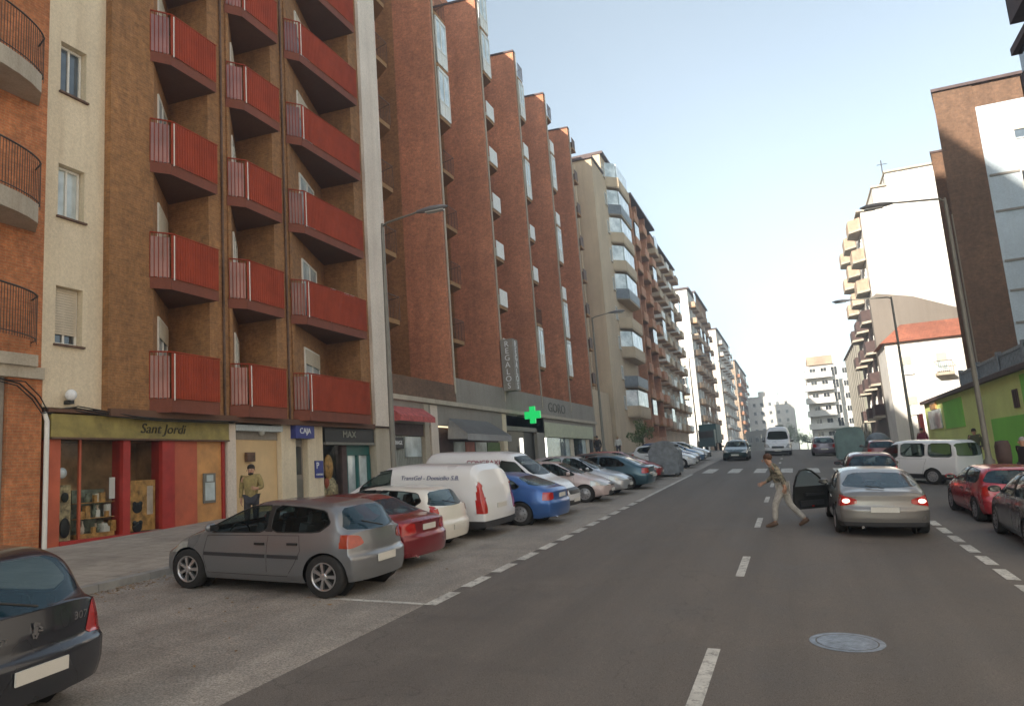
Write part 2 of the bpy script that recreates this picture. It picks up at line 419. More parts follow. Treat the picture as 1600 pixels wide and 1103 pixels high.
# --- window meshes (origin at bottom centre, pane faces +X, width along Y)
def win_mesh(w, h, shut=0, mat='pane', mull=1, frame='white_frame', sill=True):
    """returns (frame mesh, glass mesh, shutter mesh|None)"""
    f = MB(); t = .055
    f.box(-.05, .03, -w/2, -w/2+t, 0, h); f.box(-.05, .03, w/2-t, w/2, 0, h); f.box(-.05, .03, -w/2+t, w/2-t, 0, t); f.box(-.05, .03, -w/2+t, w/2-t, h-t, h)
    for i in range(mull): 
        y = -w/2+w*(i+1)/(mull+1); f.box(-.045, .025, y-.025, y+.025, t, h-t)
    if sill: f.box(-.05, .12, -w/2-.06, w/2+.06, -.05, -.002)
    g = MB(); g.box(-.03, -.01, -w/2+t, w/2-t, t, h-t)
    s = None
    if shut > 0:
        s = MB(); hh = h*shut; n = int(hh/.06)
        for i in range(n): s.box(.032, .045, -w/2+.03, w/2-.03, h-(i+1)*hh/n+.006, h-i*hh/n)
        s = s.mesh('shutter', M['shutter'])
    return f.mesh('window_frame', M[frame]), g.mesh('glass', M[mat]), s
WC = {}
def window(parent, x, y, z, w, h, shut=0, mat='pane', mull=1, rz=0, frame='white_frame', sill=True):
    key = (w, h, shut, mat, mull, frame, sill)
    if key not in WC: WC[key] = win_mesh(*key[:1], key[1], shut, mat, mull, frame, sill)
    f, g, s = WC[key]
    o = inst('window', f, parent, (x, y, z), rz); inst('glass', g, o)
    if s: inst('shutter', s, o)
    return o

# ===== orange brick house at the left edge
b = bld('orange brick apartment block with rounded balconies at the far left edge of the photo')
BO = b
k = MB(); Y0, Y1 = 3.0, 11.62
k.box(-24, -15.2, Y0, Y1, 5.25, 31)
k.build('wall', M['brick_orange'], b)
k = MB(); k.box(-24, -15.25, Y0, 10.85, 1.0, 5.0); k.build('ground_floor_wall', M['grey_conc'], b)
k = MB(); k.box(-15.6, -15.17, 10.87, 11.64, .9, 5.0); k.build('pillar', M['brick_orange'], b)
k = MB(); k.box(-15.6, -15.08, Y0, 11.62, 5.0, 5.25); k.box(-15.6, -15.0, Y0, 11.4, 5.25, 5.5); k.build('ledge', M['stone'], b)
for i in range(8):
    zb = 5.28+3.0*i
    k = MB(); pl = [(-15.19, 6.9)]
    n = 12
    for j in range(n+1):
        t = j/n; y = 6.9+t*4.5; pl.append((-15.19+1.05*(math.sin(math.pi*t)**.45), y))
    pl.append((-15.19, 11.4)); pl = [p for i2, p in enumerate(pl) if i2 == 0 or p != pl[i2-1]]
    if i > 0: k.prism(pl, zb, zb+.42, 0)
    bal = k.build('balcony', M['stone'], b) if i > 0 else None
    r = MB(); arc = [(-15.17+(1.0)*(math.sin(math.pi*j/30)**.45), 6.95+4.4*j/30) for j in range(31)]
    arc = [(x, y, zb+1.45) for x, y in arc]; r.tube(arc, .02, 6)
    r.tube([(x, y, zb+.5) for x, y, z in arc], .012, 5)
    for j in range(31):
        for jj in range(2):
            t = j+jj*.5; x = -15.17+1.0*(max(0, math.sin(math.pi*min(t, 30)/30))**.45); y = 6.95+4.4*min(t, 30)/30
            r.tube([(x, y, zb+.42), (x, y, zb+1.45)], .008, 4, caps=False)
    r.build('railing', M['dark_metal'], bal or b)
    window(b, -15.17, 8.6, zb+.45, 1.4, 2.2, mat='pane_dark')
# ===== cream strip with three windows
b = bld('narrow cream rendered wall with one column of windows between orange and brown brick blocks')
k = MB(); y0, y1 = 11.62, 13.16; wz = [(5.86, 7.2), (8.85, 10.12), (11.92, 13.2), (14.95, 16.25), (17.95, 19.25), (20.95, 22.25), (23.95, 25.25), (26.95, 28.25)]
wy0, wy1 = 11.93, 12.62
zz = 4.42
for (a, c) in wz+[(31, 31)]:
    k.face([(-15.2, y0, zz), (-15.2, y1, zz), (-15.2, y1, a), (-15.2, y0, a)])
    if c > a:
        k.face([(-15.2, y0, a), (-15.2, wy0, a), (-15.2, wy0, c), (-15.2, y0, c)]); k.face([(-15.2, wy1, a), (-15.2, y1, a), (-15.2, y1, c), (-15.2, wy1, c)])
        k.face([(-15.2, wy0, a), (-15.45, wy0, a), (-15.45, wy0, c), (-15.2, wy0, c)]); k.face([(-15.45, wy1, a), (-15.2, wy1, a), (-15.2, wy1, c), (-15.45, wy1, c)])
        k.face([(-15.2, wy0, a), (-15.2, wy1, a), (-15.45, wy1, a), (-15.45, wy0, a)]); k.face([(-15.45, wy0, c), (-15.45, wy1, c), (-15.2, wy1, c), (-15.2, wy0, c)])
    zz = c
k.box(-24, -15.47, y0, y1, 4.42, 31); k.build('wall', M['cream'], b)
for i, (a, c) in enumerate(wz):
    o = window(b, -15.40, (wy0+wy1)/2, a+.01, wy1-wy0-.02, c-a-.02, shut=.82 if i == 0 else (0 if i != 1 else 0), mat=['pane_dark', 'pane_pale', 'pane'][min(i, 2)], mull=1, sill=False)
    s = MB(); s.box(-15.2, -15.13, wy0-.04, wy1+.04, a-.05, a-.005); s.build('sill', M['rust_metal'], b)
# ===== brown brick building with red balconies
b = bld('brown brick apartment block with stacked red metal balconies and a pale edge strip')
F = -15.0
cols = [(14.5, 16.5), (17.42, 19.42), (20.35, 24.35)]
plan = [(F, 13.16)]
for i, (a, c) in enumerate(cols):
    plan += [(F, a), (-16.45, c-.06), (F, c)]
    if i < 2: plan += [(F, c+.72), (F-.05, c+.73)] if i == 0 else [(F, c+.72), (F-.05, c+.73)]
    if i < 2: plan += [(F-.05, cols[i+1][0]-.12), (F, cols[i+1][0]-.11)]
plan += [(F, 25.03)]
k = MB(); wallrun(k, plan, 4.38, 31.2)
k.face([(-24, 13.16, 4.38), (F, 13.16, 4.38), (F, 13.16, 31.2), (-24, 13.16, 31.2)]); k.face([(F, 25.03, 4.38), (-24, 25.03, 4.38), (-24, 25.03, 31.2), (F, 25.03, 31.2)])
k.build('wall', M['brick_brown'], b)
k = MB(); k.box(-24, F+.02, 13.1, 26.4, 31.2, 31.5); k.build('roof', M['roof_flat'], b)
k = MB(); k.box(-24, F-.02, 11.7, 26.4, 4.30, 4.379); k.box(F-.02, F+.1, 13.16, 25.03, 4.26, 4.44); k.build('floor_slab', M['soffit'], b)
k = MB(); k.box(-24, F+.14, 25.03, 26.38, 4.38, 31.4); k.build('edge_strip', M['pink_white'], b)
LV = [4.45+3.15*i for i in range(9)]
def balcony(ya, yc, first):
    """slab, red corrugated screen, open chamfer bars; origin z=0 at the slab underside"""
    fx = F+.30; sl = MB()
    poly = [(F-.02, ya-.12), (fx, ya+.30), (fx, yc+.02), (F+.003, yc+.02), (-16.43, yc-.05)]
    if not first: sl.prism(poly, .02, .24, 0)
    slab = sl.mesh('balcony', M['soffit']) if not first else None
    s = MB(); zb, zt = (-.05 if first else 0), 1.5
    s.face([(fx+.012, ya+.30, zb), (fx+.012, yc+.02, zb), (fx+.012, yc+.02, .30), (fx+.012, ya+.30, .30)], 1)
    s.face([(F-.02, ya-.14, zb), (fx+.012, ya+.29, zb), (fx+.012, ya+.29, .30), (F-.02, ya-.14, .30)], 1)
    n = int((yc-ya-.3)/.085); dy = (yc-ya-.28)/n; zz = [0, 1, 1, 0]
    for i in range(n):
        y = ya+.30+i*dy; A = (fx+.02, y); B = (fx+.045, y+dy*.3); C_ = (fx+.045, y+dy*.7); D = (fx+.02, y+dy)
        for p, q in ((A, B), (B, C_), (C_, D)):
            s.face([(p[0], p[1], .30), (q[0], q[1], .30), (q[0], q[1], zt-.03), (p[0], p[1], zt-.03)], 0)
    s.tube([(F, ya-.12, zt), (fx+.03, ya+.30, zt), (fx+.03, yc+.02, zt)], .022, 6, 0)
    screen = s.mesh('screen', [M['red_metal'], M['red_fascia']])
    r = MB()
    for i in range(6):
        t = i/5; x = F+(fx-F)*t+.01; y = ya-.12+.42*t; r.tube([(x, y, .28), (x, y, zt)], .011, 5, 0)
    r.face([(F+.01, ya-.10, .32), (fx-.02, ya+.26, .32), (fx-.02, ya+.26, zt-.1), (F+.01, ya-.10, zt-.1)], 1)
    r.tube([(fx+.05, ya+.36, .25), (fx+.05, ya+.36, zt-.04)], .016, 8, 2)
    bars = r.mesh('side_panel', [M['red_metal'], M['pane_rosy'], M['white_frame']])
    return slab, screen, bars
M['pane_rosy'] = glassy('rosy_glass_panel', (.15, .055, .042), .3)
def door_panel(L):   # french door with frame, on an oblique wall; local x along the wall, z up
    f = MB(); h = 2.25; t = .07
    f.box(0, L, -.02, .05, h, h+t); 
    for x in (0, L/2-t/2, L-t): f.box(x, x+t, -.02, .05, .0, h)
    g = MB(); g.box(t, L/2-t/2, .0, .015, 0, h, 0); g.box(L/2+t/2, L-t, 0, .015, 0, h, 0)
    return f.mesh('balcony_door', M['white_frame']), g.mesh('glass', M['pane_pale'])
for ci, (a, c) in enumerate(cols):
    ang = math.atan2((c-.06)-a, -16.45-F); Lw = math.hypot((c-.06)-a, -16.45-F)
    dl = .62*Lw if ci < 2 else .45*Lw
    df, dg_ = door_panel(dl)
    vers = {True: balcony(a, c, True), False: balcony(a, c, False)}
    for i, z in enumerate(LV):
        sl, sc, ba = vers[i == 0]
        if i > 6: continue
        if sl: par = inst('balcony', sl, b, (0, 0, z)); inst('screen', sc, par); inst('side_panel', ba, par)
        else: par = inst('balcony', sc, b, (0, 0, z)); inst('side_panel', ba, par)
        d = inst('balcony_door', df, b, (F+math.cos(ang)*.25*Lw+.03, a+math.sin(ang)*.25*Lw, z+.24), ang); d.location.x += .0
        d.rotation_euler = (0, 0, ang); inst('glass', dg_, d)
        # roller blind box and side curtain
# things left on the balconies
def rack(y0, n, z, label, seed):
    rnd = random.Random(seed); t = empty('drying_rack', (F+.05, y0, z+.24), label=label, cat='drying rack')
    k = MB(); L = .42*n
    for x in (-.25, .15): k.tube([(x, 0, 1.32), (x, L, 1.32)], .012, 5)
    for y in (0, L): k.tube([(-.3, y, 0), (.2, y, 1.32)], .012, 5); k.tube([(.2, y, 0), (-.3, y, 1.32)], .012, 5)
    k.tube([(-.25, 0, 1.32), (.15, 0, 1.32)], .012, 5); k.tube([(-.25, L, 1.32), (.15, L, 1.32)], .012, 5); k.build('frame', M['white_frame'], t)
    for i in range(n):
        k = MB(); w = rnd.uniform(.24, .36); y = i*.42+.03; d = rnd.uniform(.3, .5); m = 8
        for s in range(m):
            u0, u1 = y+w*s/m, y+w*(s+1)/m; o0, o1 = .012*math.sin(s*1.3), .012*math.sin((s+1)*1.3)
            k.face([(.17+o0, u0, 1.335-d), (.17+o1, u1, 1.335-d), (.165, u1, 1.345), (.165, u0, 1.345)]); k.face([(.165, u0, 1.345), (.165, u1, 1.345), (.13, u1, 1.345), (.13, u0, 1.345)]); k.face([(.13, u0, 1.345), (.13, u1, 1.345), (.125-o1, u1, 1.5-d), (.125-o0, u0, 1.5-d)])
        k.build('cloth', M[rnd.choice(['white_letter', 'awning_red', 'white_frame', 'pane_pale'])], t)
for (yy, xx) in ((17.02, F+.04), (19.95, F+.04)):
    k = MB(); k.tube([(xx, yy, 4.4), (xx, yy, 31.0)], .035, 6); k.build('downpipe', M['rust_metal'], b)
rack(22.2, 4, LV[1], 'drying rack with white and red washing on the third red balcony column, second level', 5)
M['terracotta'] = plain('terracotta_pot', (.30, .12, .06), .8, var=.2)
def pot(y, z, s, label, seed):
    rnd = random.Random(seed); t = empty('potted_plant', (F+.02, y, z+.24), label=label, cat='plant', group='plants on the red balconies')
    k = MB(); k.lathe([(0, 0), (.11*s, 0), (.15*s, .26*s), (.13*s, .26*s), (.12*s, .22*s), (0, .22*s)], 'z', 14); k.build('pot', M['terracotta'], t)
    k = MB()
    for i in range(90):
        a = rnd.uniform(0, 6.28); h = .25*s+rnd.uniform(.05, 1.15); r_ = rnd.uniform(0, .22)*(1.2-abs(h-.8)); p = Vector((math.cos(a)*r_, math.sin(a)*r_, h)); A = Vector((rnd.gauss(0, 1), rnd.gauss(0, 1), rnd.gauss(0, 1))).normalized()*.05; B = A.cross(Vector((.3, .5, 1))).normalized()*.03
        k.face([p-A, p+B, p+A, p-B])
    for i in range(5): a = i*1.3; k.tube([(0, 0, .2*s), (math.cos(a)*.08, math.sin(a)*.08, 1.1)], .006, 4)
    k.build('foliage', M['leaf'], t)
pot(15.3, LV[3], 1.1, 'leafy potted plant rising over the rail of the first balcony column, fourth level', 1)
pot(18.6, LV[2], 1.2, 'potted plant on the middle balcony column above the washing level', 2)
pot(23.6, LV[4], 1.2, 'potted plant high up on the wide third column of red balconies', 3)
# roller blinds pulled to different heights and a few air conditioners on the brown block
k = MB(); k.box(0, .62, -.02, .03, 0, .0001)
rb = random.Random(4)
for ci, (a, c) in enumerate(cols):
    ang = math.atan2((c-.06)-a, -16.45-F); Lw = math.hypot((c-.06)-a, -16.45-F); dl = .62*Lw if ci < 2 else .45*Lw
    for i, z in enumerate(LV[:7]):
        h = rb.choice([0, .5, .9, 1.6, 0, 2.1])
        if h:
            k = MB(); n = int(h/.06)
            for q in range(n): k.box(.06, dl-.06, -.045, -.025, 2.25-(q+1)*h/n+.006, 2.25-q*h/n)
            o = k.build('roller_blind', M['shutter'], b); o.location = (F+math.cos(ang)*.25*Lw+.03, a+math.sin(ang)*.25*Lw, z+.24); o.rotation_euler = (0, 0, ang)
o = MB(); o.lathe([(0, 0), (.09, 0), (.11, .12), (.1, .2), (0, .2)], 'x', 16, 0, (F-1.35, 18.9, 6.65)); tag(o.build('wall_lamp', M['white_letter']), 'small white globe light on brown wall above the middle red balcony', 'lamp')

# ===== ground floor shops under the two blocks
SX = -15.2
def gzl(y): return gz(SX, y)+.13
sh = empty('gift_shop', (SX, 14.5, gzl(14.5)), label='small shop with dark red joinery, display window and olive script sign', cat='shop')
def ob(name, mats, par, x0, x1, y0, y1, z0, z1, lab=None):
    k = MB(); k.box(x0, x1, y0, y1, z0, z1); o = k.build(name, mats, None)
    o.parent = par; o.matrix_parent_inverse = Matrix.Translation(par.location).inverted() if par.location.length else Matrix.Identity(4)
    if lab: o['label'] = lab
    return o
zb = 1.25
ob('pillar', M['orange_brown'] if 'orange_brown' in M else M['redbrown_panel'], sh, -15.5, -15.16, 11.82, 12.10, zb, 3.72)
ob('plinth', M['red_frame'], sh, -15.5, -15.12, 12.10, 17.2, 1.0, 1.50)
k = ob('door_frame', M['red_frame'], sh, -15.5, -15.14, 13.74, 13.95, 1.5, 3.72)
ob('door_frame', M['red_frame'], sh, -15.5, -15.13, 14.93, 15.34, 1.36, 3.72)
ob('wood_panel', M['redbrown_panel'], sh, -15.5, -15.18, 15.34, 16.17, 1.36, 3.72)
ob('side_panel', M['orange_panel'], sh, -15.5, -15.22, 16.17, 17.12, 1.36, 3.72)
ob('side_panel', M['red_frame'], sh, -15.5, -15.17, 17.12, 17.22, 1.36, 3.72)
sg = ob('sign_board', M['sign_green'], sh, -15.5, -15.08, 11.8, 17.3, 3.76, 4.27)
ob('sign_trim', M['rust_metal'], sh, -15.5, -15.05, 11.8, 17.3, 3.715, 3.758)
def letter_on(txt, size, x, y, z, mat, par, sx=1, shear=0, sz=1):
    o = lettering(txt, size, face_px(x, y, z), mat, None, sx=sx, shear=shear)
    o.parent = par; 
    # parents may sit under an offset empty
    p = par
    off = Vector((0, 0, 0))
    while p: off += p.location; p = p.parent if not p.matrix_parent_inverse.translation.length else None
    o.matrix_parent_inverse = par.matrix_world.inverted() if False else Matrix.Identity(4)
    return o
bpy.context.view_layer.update()
def keep(o, par):   # parent without moving a mesh that was built in world coordinates
    bpy.context.view_layer.update(); o.parent = par; o.matrix_parent_inverse = par.matrix_world.inverted(); return o
def wtext(txt, size, x, y, z, mat, par, sx=1, shear=0, depth=.008):
    o = lettering(txt, size, face_px(x, y, z), mat, None, sx=sx, shear=shear, depth=depth); return keep(o, par)
wtext('Sant Jordi', .34, -15.065, 14.9, 4.0, M['sign_letter'], sg, 1.1, .25)
g = ob('shop_window', M['shop_glass'], sh, -15.26, -15.25, 12.10, 13.74, 1.5, 3.715); 
ob('mullion', M['redbrown_panel'], g, -15.28, -15.22, 12.62, 12.67, 1.5, 3.715)
g2 = ob('shop_door', M['shop_glass'], sh, -15.26, -15.25, 13.95, 14.93, 1.5, 3.715)
k = MB(); k.box(-16.4, -16.3, 11.9, 15.3, 1.2, 3.9); k.box(-18, -15.5, 11.75, 11.82, 1.2, 3.9); k.box(-18, -15.5, 15.2, 15.3, 1.2, 3.9); k.box(-18, -15.3, 11.8, 15.3, 3.73, 3.75); k.box(-18, -15.3, 11.8, 15.3, 1.38, 1.40)
keep(k.build('interior', M['interior']), sh)
def blob(mb, c, rx, ry, rz_, m=0, n=10):
    base = len(mb.v)
    for i in range(n+1):
        th = math.pi*i/n
        for j in range(n*2):
            ph = math.pi*j/n; mb.v.append((c[0]+rx*math.sin(th)*math.cos(ph), c[1]+ry*math.sin(th)*math.sin(ph), c[2]+rz_*math.cos(th)))
    for i in range(n):
        for j in range(n*2):
            mb.f.append([base+i*n*2+j, base+i*n*2+(j+1) % (n*2), base+(i+1)*n*2+(j+1) % (n*2), base+(i+1)*n*2+j][::-1]); mb.m.append(m); mb.sm.append(True); mb.uv.append([(0, 0)]*4)
M['print1'] = plain('patterned_poster', (.42, .34, .2), .6, var=.8, vs=9)
M['print2'] = plain('ochre_display', (.50, .27, .08), .6, var=.6, vs=7)
M['print3'] = plain('grey_green_display', (.2, .22, .17), .6, var=.7, vs=6)
M['skin_pale'] = plain('pale_display', (.6, .5, .42), .6, var=.3)
def thing1(name, mb, mats, label, cat, group=None): return tag(mb.build(name, mats), label, cat, group)
k = MB(); k.box(-15.42, -15.38, 12.18, 12.55, 1.5, 2.72, 0); blob(k, (-15.34, 12.37, 2.45), .03, .09, .11, 1); blob(k, (-15.34, 12.38, 1.78), .04, .13, .22, 1); thing1('display_panel', k, [M['print1'], M['black']], 'tall patterned panel with black shapes at the left of the shop window', 'display')
k = MB()
rq = random.Random(2)
for i in range(26):
    yy = 12.75+rq.random()*.85; lvl = rq.choice([1.6, 1.95, 2.3]); s_ = rq.uniform(.04, .085); xx = -15.36-rq.random()*.16; hh_ = rq.uniform(.12, .3)
    if i % 2: k.box(xx, xx+s_*1.4, yy, yy+s_*1.6, lvl, lvl+hh_, i % 4)
    else: k.lathe([(0, 0), (s_*.6, 0), (s_, hh_*.4), (s_*.35, hh_*.8), (s_*.5, hh_)], 'z', 12, i % 4, (xx, yy, lvl))
for lvl in (1.95, 2.3): k.box(-15.56, -15.32, 12.72, 13.66, lvl-.02, lvl, 1)
k.box(-15.65, -15.3, 12.7, 13.65, 1.5, 1.6, 1); k.box(-15.7, -15.6, 12.75, 13.6, 1.6, 2.6, 0)
thing1('window_display', k, [M['print3'], M['print2'], M['skin_pale'], M['white_frame']], 'jumble of goods laid out behind the shop display glass', 'display')
k = MB(); k.box(-15.34, -15.33, 13.52, 13.68, 2.35, 2.85); thing1('notice', k, M['white_letter'], 'small white notice stuck inside the shop display glass', 'notice')
k = MB(); k.lathe([(0, 0), (.12, 0), (.12, .01), (0, .01)], 'x', 18, 0, (-15.24, 12.2, 2.98)); thing1('round_sticker', k, M['pane_pale'], 'round pale sticker at the left edge of the shop glass', 'sticker')
k = MB(); k.box(-15.36, -15.32, 14.0, 14.88, 1.52, 2.75, 0)
for (yy, z_) in ((14.32, 2.08), (14.32, 1.62)):
    blob(k, (-15.31, yy, z_), .03, .15, .13, 1); blob(k, (-15.30, yy-.09, z_+.1), .025, .06, .06, 1); blob(k, (-15.30, yy+.09, z_+.1), .025, .06, .06, 1)
k.box(-15.318, -15.31, 14.62, 14.8, 1.9, 2.6, 2)
thing1('poster', k, [M['print2'], M['black'], M['skin_pale']], 'ochre panel with two black heart shapes behind the shop door glass', 'poster')
k = MB(); k.box(-15.21, -15.17, 16.4, 16.85, 2.05, 2.85, 0); k.box(-15.168, -15.16, 16.45, 16.8, 2.12, 2.6, 1); k.box(-15.168, -15.16, 16.5, 16.75, 2.63, 2.8, 1); thing1('notice_board', k, [M['post'], M['pane_pale']], 'grey notice board on the orange panel of the red shop', 'notice board')
# downpipe, cable and bell lamp by the shop
k = MB(); k.tube([(-15.12, 11.73, .98), (-15.12, 11.73, 4.1), (-15.15, 11.68, 4.3)], .05, 10); thing1('downpipe', k, M['pane_pale'] if False else M['white_frame'], 'pale downpipe between the orange brick pillar and the shop', 'pipe')
k = MB(); pts = [(-15.02, 9.5, 5.0), (-14.98, 10.3, 4.96), (-15.0, 11.0, 4.85), (-15.08, 11.4, 4.6), (-15.12, 11.65, 4.32), (-15.06, 12.3, 4.42), (-14.95, 13.2, 4.30), (-14.86, 14.6, 4.24), (-14.88, 17.3, 4.26)]
k.tube(pts, .018, 5); k.tube([(x+.03, y+.1, z-.06*math.sin(i*2)) for i, (x, y, z) in enumerate(pts)], .014, 5); k.tube([(x+.02, y-.07, z-.05) for x, y, z in pts], .014, 5)
thing1('cable', k, M['dark'], 'sagging black cables running above the shop sign to the orange house', 'cable')
k = MB(); blob(k, (-15.05, 12.24, 4.70), .12, .12, .13, 0); k.box(-15.2, -15.02, 12.18, 12.3, 4.5, 4.58, 1); thing1('alarm_lamp', k, [M['white_letter'], M['black']], 'white globe alarm lamp on the cream wall over the shop', 'lamp')
# pale column + recessed tan shutter
en = empty('shop_front', (SX, 19, gzl(19)), label='closed shop front with tan shutter, pale columns and blue signs', cat='shop')
ob('column', M['pink_white'], en, -15.5, -15.12, 17.28, 17.62, 1.2, 4.25)
ob('shutter', M['tan_panel'], en, -15.5, -15.32, 17.62, 19.7, 1.2, 3.8)
ob('wall', M['grey_conc'], en, -15.5, -15.30, 17.62, 19.75, 3.8, 4.05)
ob('lintel', M['panel_white'], en, -15.5, -15.1, 17.62, 19.75, 4.05, 4.22)
ob('column', M['cream'], en, -15.5, -15.15, 19.72, 20.45, 1.2, 4.29)
dr = ob('door', M['grey_conc'], en, -15.5, -15.34, 20.45, 21.05, 1.2, 4.0)
ob('door_panel', M['post'], dr, -15.33, -15.30, 20.58, 20.98, 1.3, 2.55); ob('door_glass', M['pane_dark'], dr, -15.335, -15.32, 20.58, 20.95, 2.7, 3.6)
bs = ob('hanging_sign', M['blue_sign'], en, -15.16, -14.95, 20.2, 21.2, 3.85, 4.28)
ob('column', M['cream'], en, -15.5, -15.12, 21.05, 21.9, 1.2, 4.29)
b2 = ob('blue_sign', M['blue_sign'], en, -15.11, -15.08, 21.38, 21.83, 2.55, 3.12)
wtext('P', .3, -15.07, 21.5, 2.95, M['white_letter'], b2); wtext('CENTRO', .09, -15.07, 21.6, 2.66, M['white_letter'], b2)
wtext('CAJA', .26, -14.94, 20.7, 4.08, M['white_letter'], bs)
k = MB(); k.box(-15.30, -15.2, 18.2, 18.55, 3.15, 3.42); thing1('alarm_box', k, M['rust_metal'], 'brown box mounted on the tan shutter wall above the bearded man', 'box')
k = MB(); blob(k, (-15.2, 18.85, 4.02), .1, .1, .1); thing1('ceiling_light', k, M['lens'], 'round pale light under the overhang by the tan shutter', 'lamp')
ds = empty('clothes_shop', (SX, 23.5, gzl(23.5)), label='shop with dark fascia, teal door frames and pale end pillar below the last red balcony', cat='shop')
fa = ob('fascia', M['black'], ds, -15.5, -15.05, 21.95, 25.15, 3.75, 4.25, 'dark sign board')
ob('fascia_trim', M['post'], ds, -15.5, -15.02, 21.95, 25.15, 3.66, 3.745)
wtext('MAX', .34, -15.04, 23.45, 4.02, M['grey_letter'], fa, 1.2)
ob('wall', M['brown_dark'], ds, -15.5, -15.3, 21.9, 22.1, 1.2, 3.66); g = ob('shop_window', M['shop_glass'], ds, -15.31, -15.30, 22.1, 23.2, 1.4, 3.66)
ob('post', M['brown_dark'], ds, -15.5, -15.22, 23.2, 23.5, 1.2, 3.66)
tf = ob('teal_door', M['teal'], ds, -15.5, -15.28, 23.5, 25.15, 3.3, 3.66)
for yy in (23.5, 24.25, 25.05): ob('door_post', M['teal'], tf, -15.45, -15.25, yy, yy+.1, 1.3, 3.3)
ob('glass', M['pane_pale'], tf, -15.4, -15.36, 23.6, 24.25, 1.9, 3.3); ob('glass', M['pane_pale'], tf, -15.4, -15.36, 24.35, 25.05, 1.9, 3.3); ob('door_base', M['pane_dark'], tf, -15.42, -15.3, 23.6, 25.05, 1.3, 1.9)
ob('end_pillar', M['stone'], ds, -15.5, -15.0, 25.2, 26.25, 1.2, 4.32); ob('pillar_cap', M['brown_dark'], ds, -15.5, -14.93, 25.0, 26.4, 4.32, 4.375)
k = MB(); k.box(-15.9, -15.4, 22.15, 23.15, 1.4, 2.3, 0); blob(k, (-15.4, 22.6, 2.9), .1, .25, .45, 1); blob(k, (-15.4, 22.75, 2.2), .1, .3, .35, 0); blob(k, (-15.42, 22.5, 2.35), .08, .16, .2, 2); thing1('window_display', k, [M['print1'], M['print2'], M['redbrown_panel']], 'brown and ochre clothes display inside the dark shop window', 'display')
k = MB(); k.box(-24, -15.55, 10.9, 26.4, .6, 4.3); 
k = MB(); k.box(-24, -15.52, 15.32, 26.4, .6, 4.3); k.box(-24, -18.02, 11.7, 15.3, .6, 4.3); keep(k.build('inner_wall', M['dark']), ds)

# ===== saw-tooth red brick block: five oblique brick fins with balconies in the notches
b = bld('long red brick block with five slanted brick fins and balconies in the notches')
SB = b
P0, PER, N, DX = 26.42, 6.70, 5, 3.1
S = -15.2; ZT = 31.2; ZP = 6.6
plan = []
for i in range(N):
    y0 = P0+i*PER; plan += [(S-DX, y0+.001), (S-DX, y0+PER-.55), (S, y0+PER-.3), (S, y0+PER)]
k = MB(); wallrun(k, plan, ZP, ZT)
ye = P0+N*PER
k.face([(S, ye, ZP), (-27, ye, ZP), (-27, ye, ZT), (S, ye, ZT)]); k.face([(-27, P0, ZP), (S-DX, P0, ZP), (S-DX, P0, ZT), (-27, P0, ZT)])
k.build('wall', M['brick_red'], b)
for i in range(1, N):   # rendered inner face of each fin, towards the balconies
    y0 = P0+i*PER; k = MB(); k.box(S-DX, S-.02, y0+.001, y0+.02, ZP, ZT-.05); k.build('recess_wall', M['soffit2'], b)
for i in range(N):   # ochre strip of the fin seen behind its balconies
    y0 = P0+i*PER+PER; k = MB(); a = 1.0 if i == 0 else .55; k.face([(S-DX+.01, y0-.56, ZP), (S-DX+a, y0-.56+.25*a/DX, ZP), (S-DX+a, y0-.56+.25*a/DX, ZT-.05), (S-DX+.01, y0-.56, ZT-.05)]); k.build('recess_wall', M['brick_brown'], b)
k = MB(); 
for i in range(N):
    y0 = P0+i*PER; k.prism([(-27, y0), (S-DX, y0), (S-DX, y0+PER-.62), (S+.05, y0+PER-.36), (S+.05, y0+PER+.05), (S-DX, y0+PER+.05), (-27, y0+PER)], ZT, ZT+.12)
k.build('roof', M['brown_dark'], b)
def gal(h): 
    f = MB(); L = 1.5
    return f
